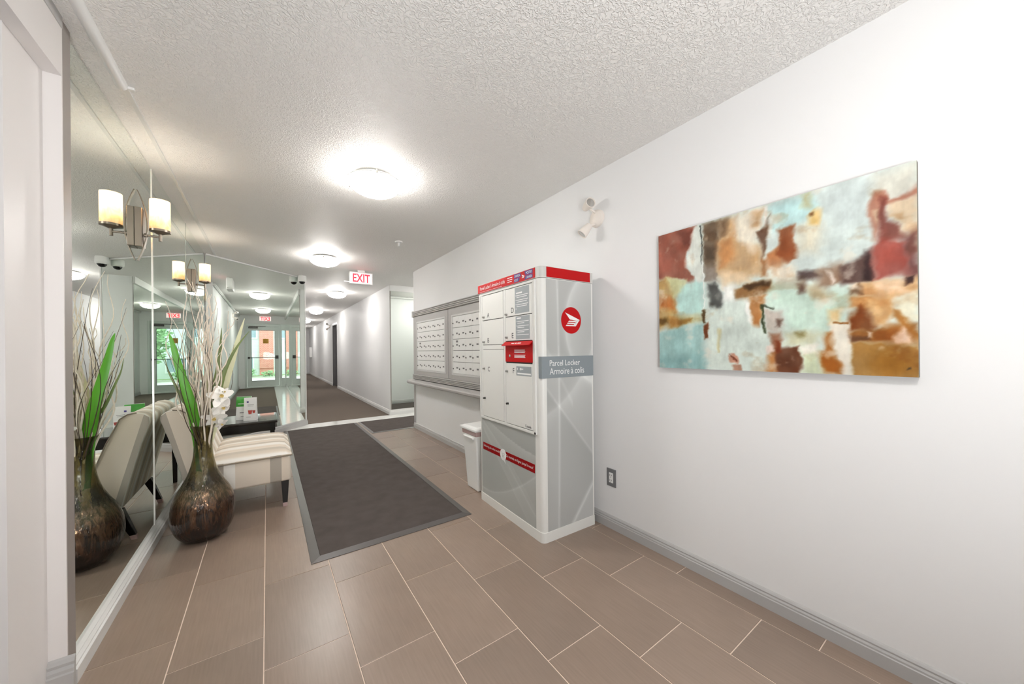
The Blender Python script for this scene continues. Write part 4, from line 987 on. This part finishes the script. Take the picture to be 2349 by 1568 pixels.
for q in (-.005, .013): ct.lathe([(0, 0), (.003, 0), (.003, .001), (0, .001)], (-.0034, .465 - q, .432), 10, (-1, 0, 0))
ct.build('cart_symbol', M['greyprint'], t)

# ------------------------------------------------------------------ mailbox unit
t = thing('mailbox_unit', (XR, 4.17, .78), 'grey framed wall unit of small white mailboxes left of the locker', 'mailboxes')
o = Vector(t.location)
XF = XR - .034
def mbld(mb, name, m, par=t, **k): return mb.build(name, m, par, origin=o, **k)
MY0, MYM, MY1 = 2.62, 4.094, 5.375
def panel_frame(y0, y1, iy0, iy1):
    z0, z1, iz0, iz1 = .858, 1.738, .915, 1.655
    f = MB().box(XF, XR - .001, iy1, y1, z0, z1).box(XF, XR - .001, y0, iy0, z0, z1).box(XF, XR - .001, iy0, iy1, iz1, z1).box(XF, XR - .001, iy0, iy1, z0, iz0)
    p_ = mbld(f, 'panel_frame', M['boxgrey'], bevel=.004)
    r = MB(); q = .022
    r.box(XF - .004, XF + .014, iy1 - q, iy1, iz0, iz1).box(XF - .004, XF + .014, iy0, iy0 + q, iz0, iz1).box(XF - .004, XF + .014, iy0 + q, iy1 - q, iz1 - q, iz1).box(XF - .004, XF + .014, iy0 + q, iy1 - q, iz0, iz0 + q)
    mbld(r, 'inner_rim', M['boxlight'], p_, bevel=.003)
    mbld(MB().box(XF + .013, XR - .002, iy0 + q, iy1 - q, iz0 + q, iz1 - q), 'recess', M['lockgap'], p_)
    return iy0 + q, iy1 - q, iz0 + q, iz1 - q
doors = [panel_frame(MYM + .008, MY1, 4.178, 5.230), panel_frame(2.80, MYM - .008, 2.938, 3.990)]
proto = None
for (a, b, z0, z1) in doors:
    n = 6; ww = (b - a) / n; hh = (z1 - z0) / 5
    for i in range(n):
        for j in range(5):
            yc, zc = b - (i + .5) * ww, z0 + (j + .5) * hh
            if proto is None:
                e1, e2 = ww / 2 - .0006, hh / 2 - .0022
                proto = MB().box(XF + .002, XF + .012, -e1, e1, -e2, e2).build('mailbox_door', M['boxdoor'], t, origin=(XR, 0, 0), bevel=.0008, seg=1)
                MB().box(XF + .0008, XF + .0021, -.060, -.018, -.010, .008).build('number_plate', M['boxplate'], proto, origin=(XR, 0, 0))
                MB().lathe([(0, 0), (.009, 0), (.008, .005), (0, .006)], (XF + .002 , .066, -.014), 8, (-1, 0, 0)).build('lock', M['steel_dark'], proto, origin=(XR, 0, 0))
                c = proto
            else: c = copy_tree(proto, t)
            c.location = (0, yc - o.y, zc - o.z)
            if j == 2 and i == 0:
                MB().box(XF + .0008, XF + .0021, -.064, -.014, .028, .052).build('name_plate', M['boxplate'], c, origin=(XR, 0, 0))
def fluted(z0, z1, n):
    pr = [(XR - .001, z0)]; h = (z1 - z0) / n
    for k in range(n):
        pr += [(XF - .004, z0 + k*h + .0005), (XF - .016, z0 + k*h + h*.35), (XF - .016, z0 + k*h + h*.7), (XF - .004, z0 + (k+1)*h - .0005)]
    return pr + [(XR - .001, z1)]
mbld(MB().prism(fluted(1.742, 1.828, 4), 'y', 2.80, MY1 + .010), 'fluted_cornice', M['boxgrey'])
mbld(MB().box(XF - .02, XR - .001, MY1 - .03, MY1 + .016, 1.738, 1.832), 'corner_block', M['boxgrey'], bevel=.003)
mbld(MB().prism(fluted(.782, .855, 4), 'y', 2.80, MY1 + .010), 'fluted_base', M['boxgrey'])
sp = [(XR - .001, .700), (XR - .05, .700), (XR - .112, .712), (XR - .128, .725), (XR - .130, .745), (XR - .122, .760), (XR - .06, .775), (XR - .001, .778)]
mbld(MB().prism(sp, 'y', 2.72, MY1 + .05), 'shelf', M['boxgrey'])

# ------------------------------------------------------------------ waste bin
t = thing('waste_bin', (1.58, 2.73, 0), 'slim white lidded waste bin standing beside the parcel locker', 'bin')
o = Vector(t.location)
def ring(x0, x1, y0, y1, z): return [(x0,y0,z),(x1,y0,z),(x1,y1,z),(x0,y1,z)]
MB().hexa(ring(1.468, 1.69, 2.622, 2.815, .001), ring(1.440, 1.715, 2.598, 2.850, .505)).build('bin_body', M['plastic'], t, origin=o, bevel=.012)
MB().hexa(ring(1.437, 1.718, 2.595, 2.853, .478), ring(1.435, 1.72, 2.593, 2.855, .525)).build('bin_liner', M['liner'], t, origin=o, bevel=.012)
MB().hexa(ring(1.424, 1.730, 2.582, 2.872, .522), ring(1.424, 1.730, 2.582, 2.872, .545)).hexa(ring(1.436, 1.718, 2.594, 2.86, .545), ring(1.455, 1.70, 2.612, 2.84, .556)).build('bin_lid', M['plastic'], t, origin=o, bevel=.006)
MB().hexa(ring(1.428, 1.45, 2.64, 2.81, .452), ring(1.424, 1.45, 2.64, 2.81, .466)).build('grip', M['plastic'], t, origin=o, bevel=.004)

# ------------------------------------------------------------------ striped slipper chair
def fabric(name, lean):
    m = mat(name, (222, 211, 196), .85, spec=.15)
    nt = m.node_tree; b = nt.nodes['Principled BSDF']
    tc = nt.nodes.new('ShaderNodeTexCoord'); sp = nt.nodes.new('ShaderNodeSeparateXYZ'); nt.links.new(tc.outputs['Object'], sp.inputs[0])
    ge = nt.nodes.new('ShaderNodeNewGeometry'); sn = nt.nodes.new('ShaderNodeSeparateXYZ'); nt.links.new(ge.outputs['True Normal'], sn.inputs[0])
    def mth(op, a, bb):
        n = nt.nodes.new('ShaderNodeMath'); n.operation = op
        for i, q in enumerate((a, bb)):
            if isinstance(q, (int, float)): n.inputs[i].default_value = q
            elif q is not None: nt.links.new(q, n.inputs[i])
        return n.outputs[0]
    side = mth('GREATER_THAN', mth('ABSOLUTE', sn.outputs['Y'], None), .7)
    sx = mth('ADD', sp.outputs['X'], mth('MULTIPLY', sp.outputs['Z'], lean))
    inv = mth('SUBTRACT', 1.0, side)
    co = mth('ADD', mth('MULTIPLY', sx, side), mth('MULTIPLY', sp.outputs['Y'], inv))
    def ramp(src, lo, hi, st, mode):
        mr = nt.nodes.new('ShaderNodeMapRange'); mr.inputs[1].default_value = lo; mr.inputs[2].default_value = hi; nt.links.new(src, mr.inputs[0])
        rp = nt.nodes.new('ShaderNodeValToRGB'); cr_ = rp.color_ramp; cr_.interpolation = mode
        while len(cr_.elements) < len(st): cr_.elements.new(.5)
        for e, (p, c) in zip(cr_.elements, st): e.position = p; e.color = (*lin(c), 1)
        nt.links.new(mr.outputs[0], rp.inputs[0]); return rp.outputs[0]
    cream, whit, tau = (226, 214, 198), (240, 236, 228), (178, 170, 158)
    rng_ = lambda v: (v + .3) / .7
    sst = [(0, tau), (rng_(-.165), cream)] if lean else [(0, cream), (rng_(-.10), tau), (rng_(-.065), whit), (rng_(.0), cream), (rng_(.21), tau), (rng_(.285), cream)]
    cs = ramp(sx, -.3, .4, sst, 'CONSTANT')
    fr_ = mth('FRACT', mth('DIVIDE', mth('ADD', sp.outputs['Y'], 10.0), .195), None)
    cb = ramp(fr_, 0, 1, [(0, (228, 216, 200)), (.12, (244, 240, 233)), (.34, (244, 240, 233)), (.42, (224, 212, 196)), (.58, (204, 194, 180)), (.74, (204, 194, 180)), (.82, (232, 222, 208)), (1, (228, 216, 200))], 'LINEAR')
    mx = nt.nodes.new('ShaderNodeMixRGB'); nt.links.new(side, mx.inputs[0]); nt.links.new(cb, mx.inputs[1]); nt.links.new(cs, mx.inputs[2])
    nt.links.new(mx.outputs[0], b.inputs['Base Color'])
    return m
t = thing('slipper_chair', (-.2, 3.66, 0), 'armless chair in cream striped fabric against the left mirror', 'chair')
o = Vector(t.location); cy0, cy1 = 3.27, 4.05
MB().box(-.40, .147, cy0, cy1, .208, .405).build('seat_base', fabric('striped_base_fabric', 0), t, origin=o, bevel=.018, seg=3, smooth=True)
# crowned cushion
cu = MB(); nx, ny = 14, 18; vs = []
for i in range(nx + 1):
    for j in range(ny + 1):
        u, v = i / nx, j / ny
        x = -.36 + .512 * u; y = cy0 - .004 + (cy1 - cy0 + .008) * v
        e = (1 - (2*u - 1) ** 6) * (1 - (2*v - 1) ** 6)
        vs.append((x, y, .418 + .058 * e ** .6 + .004 * math.sin(v * 2 * math.pi * 5)))
idx = lambda i, j: i * (ny + 1) + j
fs = [(idx(i, j), idx(i+1, j), idx(i+1, j+1), idx(i, j+1)) for i in range(nx) for j in range(ny)]
cu.add(vs, fs)
edge = [idx(i, 0) for i in range(nx + 1)] + [idx(nx, j) for j in range(1, ny + 1)] + [idx(i, ny) for i in range(nx - 1, -1, -1)] + [idx(0, j) for j in range(ny - 1, 0, -1)]
nb = len(cu.v); cu.v += [(cu.v[e][0], cu.v[e][1], .403) for e in edge]
k = len(edge); cu.f += [(edge[q], edge[(q+1) % k], nb + (q+1) % k, nb + q) for q in range(k)]
cu.f.append(tuple(range(nb, nb + k)))
cu.build('seat_cushion', fabric('striped_seat_fabric', 0), t, origin=o, smooth=True)
MB().tube([(-.36, cy0 - .006, .408), (.154, cy0 - .006, .408), (.154, cy1 + .006, .408), (-.36, cy1 + .006, .408)], .005, 6).build('piping', mat('taupe_piping', (150, 138, 122), .8), t, origin=o)
bp = [(-.455, .215), (-.482, .34), (-.548, .62), (-.592, .765), (-.590, .80), (-.565, .822), (-.53, .832), (-.49, .826), (-.455, .80), (-.44, .76), (-.395, .65), (-.335, .47), (-.31, .40), (-.30, .215)]
MB().prism(bp, 'y', cy0, cy1).build('backrest', fabric('striped_back_fabric', .245), t, origin=o, bevel=.012, seg=2, smooth=True)
MB().tube([(p[0], cy0 - .002, p[1]) for p in bp[6:13]], .004, 6).build('back_piping', bpy.data.materials['taupe_piping'], t, origin=o)
for (x, y, lean) in ((.108, cy0 + .045, .0), (.108, cy1 - .045, .0), (-.43, cy0 + .05, -.07), (-.43, cy1 - .05, -.07)):
    lg_ = MB().hexa(ring(x - .016 + lean, x + .016 + lean, y - .016, y + .016, .03), ring(x - .026, x + .026, y - .026, y + .026, .212)).build('leg', M['black'], t, origin=o, bevel=.002)
    MB().hexa(ring(x - .014 + lean * 1.1, x + .014 + lean * 1.1, y - .014, y + .014, .0005), ring(x - .016 + lean, x + .016 + lean, y - .016, y + .016, .03)).build('leg_tip', M['liner'], lg_, origin=o)

# ------------------------------------------------------------------ black side table and tea bags
t = thing('side_table', (-.21, 4.77, 0), 'low glossy black side table between the chair and angled mirror', 'table')
o = Vector(t.location)
MB().box(-.56, .085, 4.49, 5.05, .470, .50).build('tabletop', M['tabletop'], t, origin=o, bevel=.003)
ap = MB().box(-.54, .065, 4.51, 4.53, .39, .470).box(-.54, .065, 5.01, 5.03, .39, .470).box(-.54, -.52, 4.53, 5.01, .39, .470).box(.045, .065, 4.53, 5.01, .39, .470)
ap.build('apron', M['black'], t, origin=o)
for x in (-.53, .02):
    for y in (4.515, 4.98): MB().hexa(ring(x + .006, x + .034, y + .006, y + .034, 0.0008), ring(x, x + .04, y, y + .04, .40)).build('leg', M['black'], t, origin=o)

def tea_bag(loc, rz, w, h, d, label, body_m, top):
    t = thing('tea_bag', loc, label, 'bag', rz=rz)
    n = 8; mb = MB(); vs = []
    for i in range(n + 1):
        q = i / n; dd = d * (1 - q) ** .7 * (1 if q > .06 else .9) + .004; ww = w * (1 - .06 * math.sin(q * math.pi))
        for sx, sy in ((-1, -1), (0, -1.12), (1, -1), (1, 1), (0, 1.12), (-1, 1)): vs.append((sx * ww / 2, sy * dd / 2, .001 + h * q))
    for i in range(n):
        for j in range(6): mb.f.append((i*6 + j, i*6 + (j+1) % 6, (i+1)*6 + (j+1) % 6, (i+1)*6 + j))
    mb.v = vs; mb.f.append(tuple(range(6))[::-1]); mb.f.append(tuple(range(n*6, n*6 + 6)))
    mb.build('pouch', body_m, t)
    def yf(q): return -(d * (1 - q) ** .7 + .004) / 2 * 1.12 - .0012
    def pr(name, m_, x0, x1, q0, q1):
        k = 4; vs = []; fs = []
        for i in range(k + 1):
            q = q0 + (q1 - q0) * i / k; vs += [(x0, yf(q) - .001, h * q), (x1, yf(q) - .001, h * q)]
        for i in range(k): fs.append((2*i, 2*i + 1, 2*i + 3, 2*i + 2))
        return MB().add(vs, fs).build(name, m_, t)
    return t, pr, yf
b1, pr, yf = tea_bag((-.205, 4.73, .50), math.radians(-16), .135, .245, .075, 'white foil bag with a green top, behind on the black table', M['bagwhite'], True)
pr('green_print', M['baggreen'], -.066, .066, .58, .995); pr('white_stripe', M['bagwhite'], -.05, .05, .68, .71); pr('grey_print', M['greyprint'], -.03, .045, .30, .34); pr('grey_print', M['greyprint'], -.02, .04, .14, .17)
b2, pr, yf = tea_bag((-.148, 4.625, .50), math.radians(-14), .112, .24, .07, 'white foil bag printed with two red teacups, in front on the black table', M['bagwhite'], False)
pr('grey_print', M['blue'], -.028, -.012, .78, .85); pr('grey_print', M['greyprint'], -.02, .035, .68, .70); pr('grey_print', M['greyprint'], -.02, .03, .63, .645)
def cup(cx, cq, s):
    h_ = .24; vs = [(cx - .017*s, h_*(cq + .085*s)), (cx + .017*s, h_*(cq + .085*s)), (cx + .011*s, h_*(cq - .06*s)), (cx - .011*s, h_*(cq - .06*s))]
    MB().add([(x, yf(z/h_) - .0012, z) for x, z in vs], [(3, 2, 1, 0)]).build('teacup_print', M['tea'], b2)
cup(.004, .36, 1.15); cup(.037, .38, .8)
pr('grey_print', M['greyprint'], -.03, .01, .16, .18)

# ------------------------------------------------------------------ smoked glass floor vase
def vase_glass():
    m = bpy.data.materials.new('smoked_mercury_glass'); m.use_nodes = True; nt = m.node_tree; b = nt.nodes['Principled BSDF']
    tc = nt.nodes.new('ShaderNodeTexCoord'); sp = nt.nodes.new('ShaderNodeSeparateXYZ'); nt.links.new(tc.outputs['Object'], sp.inputs[0])
    def ramp(src, st):
        hr = nt.nodes.new('ShaderNodeValToRGB'); cr_ = hr.color_ramp
        while len(cr_.elements) < len(st): cr_.elements.new(.5)
        for e, (p, c) in zip(cr_.elements, st): e.position = p; e.color = (*lin(c), 1)
        nt.links.new(src, hr.inputs[0]); return hr.outputs[0]
    mz = nt.nodes.new('ShaderNodeMath'); mz.operation = 'DIVIDE'; mz.inputs[1].default_value = .745; nt.links.new(sp.outputs['Z'], mz.inputs[0])
    def rng2(src, lo, hi, a_, b_):
        q = nt.nodes.new('ShaderNodeMapRange'); q.interpolation_type = 'SMOOTHSTEP'
        q.inputs[1].default_value = lo; q.inputs[2].default_value = hi; q.inputs[3].default_value = a_; q.inputs[4].default_value = b_
        nt.links.new(src, q.inputs[0]); return q.outputs[0]
    def noise(scale, zs, det, dist):
        mp = nt.nodes.new('ShaderNodeMapping'); mp.inputs['Scale'].default_value = (1, 1, zs); nt.links.new(tc.outputs['Object'], mp.inputs[0])
        nz = nt.nodes.new('ShaderNodeTexNoise'); nz.inputs['Scale'].default_value = scale; nz.inputs['Detail'].default_value = det; nz.inputs['Distortion'].default_value = dist
        nt.links.new(mp.outputs[0], nz.inputs['Vector']); return nz.outputs[0]
    # mercury flakes: torn vertical patches of bronze over near-black glass, thinning out towards the clear neck
    flake = rng2(noise(52, .13, 6, 1.2), .40, .64, 0, 1)
    base = ramp(mz.outputs[0], [(.0, (10, 7, 6)), (.12, (18, 12, 9)), (.34, (50, 34, 24)), (.50, (140, 128, 88)), (.7, (176, 168, 118)), (1, (150, 144, 100))])
    brz = ramp(mz.outputs[0], [(.0, (28, 19, 14)), (.12, (76, 52, 39)), (.36, (130, 98, 74)), (.46, (158, 130, 98)), (.62, (182, 172, 124)), (1, (150, 144, 100))])
    mx = nt.nodes.new('ShaderNodeMixRGB'); nt.links.new(flake, mx.inputs[0]); nt.links.new(base, mx.inputs[1]); nt.links.new(brz, mx.inputs[2])
    nt.links.new(mx.outputs[0], b.inputs['Base Color'])
    bp_ = nt.nodes.new('ShaderNodeBump'); bp_.inputs['Strength'].default_value = .45; bp_.inputs['Distance'].default_value = .010
    nt.links.new(noise(40, .14, 3, 1.0), bp_.inputs['Height']); nt.links.new(bp_.outputs[0], b.inputs['Normal'])
    b2_ = nt.nodes.new('ShaderNodeBump'); b2_.inputs['Strength'].default_value = .6; b2_.inputs['Distance'].default_value = .012
    nt.links.new(noise(30, .4, 2, 2.0), b2_.inputs['Height']); nt.links.new(b2_.outputs[0], b.inputs['Coat Normal'])
    b.inputs['Coat Weight'].default_value = .5; b.inputs['Coat IOR'].default_value = 1.6; b.inputs['Coat Roughness'].default_value = .02
    nt.links.new(rng2(mz.outputs[0], .26, .52, .0, 1.0), b.inputs['Transmission Weight'])
    mm = nt.nodes.new('ShaderNodeMath'); mm.operation = 'MULTIPLY'; nt.links.new(flake, mm.inputs[0]); nt.links.new(rng2(mz.outputs[0], .3, .55, .85, .0), mm.inputs[1])
    nt.links.new(mm.outputs[0], b.inputs['Metallic'])
    b.inputs['Roughness'].default_value = .06; b.inputs['IOR'].default_value = 1.3
    return m
VX, VY = -.352, 3.075
t = thing('floor_vase', (VX, VY, 0), 'large bottle-shaped smoked glass vase on the tiles by the mirror', 'vase')
prof = [(.0, .001), (.078, .001), (.105, .012), (.14, .055), (.160, .112), (.166, .178), (.158, .25), (.136, .315), (.106, .37), (.077, .435), (.057, .51), (.049, .58), (.049, .65), (.055, .708), (.067, .742)]
def smooth_prof(p, k=4):
    out = []
    for i in range(len(p) - 1):
        p0, p1, p2, p3 = p[max(i-1, 0)], p[i], p[i+1], p[min(i+2, len(p)-1)]
        for j in range(k):
            q = j / k
            out.append(tuple(.5 * ((2*p1[a]) + (-p0[a]+p2[a])*q + (2*p0[a]-5*p1[a]+4*p2[a]-p3[a])*q*q + (-p0[a]+3*p1[a]-3*p2[a]+p3[a])*q**3) for a in (0, 1)))
    return out + [p[-1]]
sp_ = smooth_prof(prof[1:])
inn = [(max(r - .005, .001), max(z, .008)) for r, z in sp_ if z > .004][::-1]
MB().lathe([(0, .001)] + sp_ + [(.066, .745), (.063, .744)] + inn[1:] + [(0, .008)], n=64).build('vase_body', vase_glass(), t, smooth=True)

# willow twigs, leaves and orchids standing in it
def wiggle(p0, p1, n, amp, freq, ph, bend):
    p0, p1 = Vector(p0), Vector(p1); d_ = p1 - p0; e1 = d_.orthogonal().normalized(); e2 = d_.cross(e1).normalized(); pts = []
    for i in range(n + 1):
        q = i / n; a = amp * (q ** .7)
        pts.append(p0 + d_ * q + e1 * (a * math.sin(freq * q + ph) + bend[0] * math.sin(math.pi * q)) + e2 * (a * math.cos(freq * .83 * q + ph * 1.7) + bend[1] * math.sin(math.pi * q)))
    return pts
rr = random.Random(21)
ga = math.radians(0)
for i in range(54):
    dark = i >= 36
    ang = rr.uniform(0, 2 * math.pi); rn = .040 * math.sqrt(rr.random())
    neck = Vector((math.cos(ang) * rn, math.sin(ang) * rn, .60))
    sprd = rr.uniform(.02, .19) * (1.25 if dark else 1.0)
    top = Vector((neck.x * .6 + math.cos(ang) * sprd, neck.y * .6 + math.sin(ang) * sprd * .8, rr.uniform(1.15, 1.72) if not dark else rr.uniform(1.2, 1.72)))
    if top.x < -.17: top.x = -.17
    bot = Vector((-neck.x * .8, -neck.y * .8, rr.uniform(.03, .2)))
    seg1 = wiggle(bot, neck, 4, .004, 5, rr.random() * 6, (0, 0))
    seg2 = wiggle(neck, top, 22, .014 if dark else .020, rr.uniform(11, 24) if not dark else rr.uniform(5, 9), rr.random() * 6, (rr.uniform(-.05, .05), rr.uniform(-.05, .05)))
    pts = seg1[:-1] + seg2
    for p in pts:
        if p.z > .55 and p.x < -.235: p.x = -.235
    r0 = rr.uniform(.0042, .0072) if not dark else rr.uniform(.0020, .0034)
    rs = [r0 * (1 - .75 * (k_ / (len(pts) - 1)) ** 1.3) for k_ in range(len(pts))]
    o_ = MB().tube(pts, rs, 6).build('willow_twig', M['twigdark'] if dark else M['twig'], None, smooth=True)
    o_.location = (VX, VY, 0)
    tag(o_, 'thin dark willow twig in the smoked glass vase' if dark else 'pale curly willow twig in the smoked glass vase', 'twig', 'dark willow twigs in the vase' if dark else 'pale willow twigs in the vase')
def blade(name, pts, w, m, label, twist=0.0, fold=.25):
    """a long strap leaf with a folded midrib"""
    t = thing(name, (VX, VY, 0), label, 'leaf'); pts = smooth_curve([Vector(p) for p in pts]); n = len(pts); mb = MB(); view = Vector((.12, -.99, 0))
    for i, p in enumerate(pts):
        q = i / (n - 1); tg = (pts[min(i+1, n-1)] - pts[max(i-1, 0)]).normalized()
        sd = tg.cross(view).normalized(); sd = (Matrix.Rotation(twist * q, 3, tg) @ sd)
        nn = sd.cross(tg).normalized()
        ww = w * .5 * min(1, .45 + q * 1.9) * (1 - q ** 2.1) + .0008
        mb.v += [p - sd * ww, p + nn * ww * fold, p + sd * ww, p + nn * (ww * fold - .0012)]
    for i in range(n - 1):
        for j in range(4): mb.f.append((i*4 + j, i*4 + (j+1) % 4, (i+1)*4 + (j+1) % 4, (i+1)*4 + j))
    mb.f += [(0, 1, 2, 3), tuple(range(4*n - 4, 4*n))[::-1]]
    mb.build('leaf_blade', m, t, smooth=True); return t
def smooth_curve(p, k=5):
    out = []
    for i in range(len(p) - 1):
        a, b, c, d_ = p[max(i-1, 0)], p[i], p[i+1], p[min(i+2, len(p)-1)]
        for j in range(k):
            q = j / k; out.append(.5 * ((2*b) + (c-a)*q + (2*a - 5*b + 4*c - d_)*q*q + (-a + 3*b - 3*c + d_)*q**3))
    return out + [p[-1]]
def rel(l, dy=.035): return [(-.03, -.03, .16), (-.01, -.012, .45)] + [(x + .352 - .005, y + dy - 3.075, z) for x, y, z in l]
blade('strap_leaf', rel([(-.377,3.02,.749),(-.4,3.0,.879),(-.43,2.99,1.022),(-.459,2.985,1.162),(-.483,2.98,1.29),(-.495,2.98,1.34)]), .068, M['leaf'], 'broad bright green strap leaf leaning left out of the vase')
blade('strap_leaf', rel([(-.302,3.045,.758),(-.279,3.048,.88),(-.254,3.051,1.009),(-.233,3.054,1.096),(-.195,3.059,1.199),(-.15,3.065,1.289),(-.096,3.072,1.372)]), .036, M['leafdark'], 'narrow olive leaf arching right over the orchids')
blade('strap_leaf', rel([(-.290,3.09,.775),(-.25,3.10,.948),(-.215,3.10,1.095),(-.178,3.10,1.243),(-.150,3.10,1.364),(-.125,3.10,1.462)]), .060, M['leafpale'], 'pale cream-green pointed leaf rising right behind the orchids')
blade('strap_leaf', rel([(-.321,3.08,.784),(-.294,3.09,.954),(-.271,3.09,1.098),(-.259,3.09,1.244),(-.251,3.09,1.391)]), .050, M['leafdark'], 'upright olive leaf right of the twigs in the vase')
blade('strap_leaf', rel([(-.338,3.10,.772),(-.346,3.11,.959),(-.325,3.12,1.101),(-.302,3.12,1.273)]), .05, M['leafpale'], 'pale leaf standing upright among the twigs')
blade('strap_leaf', rel([(-.37,3.035,.762),(-.441,3.026,.912),(-.48,3.021,1.026),(-.508,3.017,1.11),(-.521,3.015,1.191)]), .018, M['leafdark'], 'thin dark leaf drooping left toward the mirror')

orch = thing('orchid_spray', (VX, VY, .015), 'white orchid spray at the right of the vase mouth', 'flowers')
MB().tube(smooth_curve([Vector(p) for p in ((.0, .0, .5), (.045, -.02, .74), (.075, -.045, .84), (.09, -.05, .905), (.105, -.05, .945))]), .003, 6).build('flower_stem', M['leafdark'], orch, smooth=True)
def petal_mb(L, wd, curl):
    mb = MB(); n = 5
    for i in range(n + 1):
        q = i / n; ww = wd * math.sin(math.pi * (.08 + .84 * q)) ** .8 * .5
        z = curl * q * q
        mb.v += [(L * q, -ww, z + .15 * ww), (L * q, 0, z), (L * q, ww, z + .15 * ww)]
    for i in range(n): mb.f += [(i*3, i*3+1, i*3+4, i*3+3), (i*3+1, i*3+2, i*3+5, i*3+4)]
    return mb
def flower(c, face, s, spin):
    face = Vector(face).normalized(); e1 = face.orthogonal().normalized(); e2 = face.cross(e1)
    rotm = Matrix((e1, e2, face)).transposed()
    f_ = MB().lathe([(0, 0), (.004*s, .003*s), (.005*s, .008*s), (.007*s, .013*s), (.006*s, .013*s), (0, .005*s)], n=10).build('flower_lip', M['lip'], orch, smooth=True)
    f_.matrix_local = Matrix.Translation(Vector(c)) @ rotm.to_4x4()
    for k_ in range(5):
        p_ = petal_mb(.046 * s, .034 * s if k_ % 2 else .026 * s, -.012 * s if k_ % 2 else .006 * s).build('petal', M['petal'], f_, smooth=True)
        p_.rotation_euler = (0, 0, spin + 2 * math.pi * k_ / 5)
flower((.094, -.062, .912), (.55, -1, .35), 1.75, .3)
flower((.102, -.066, .838), (.9, -1, -.25), 1.45, 1.0)
flower((.066, -.062, .775), (-.1, -1, -.45), 1.55, .1)
flower((.112, -.045, .940), (.8, -1, .3), .8, .7)
flower((.098, -.058, .730), (.9, -1, -.7), .9, .5)
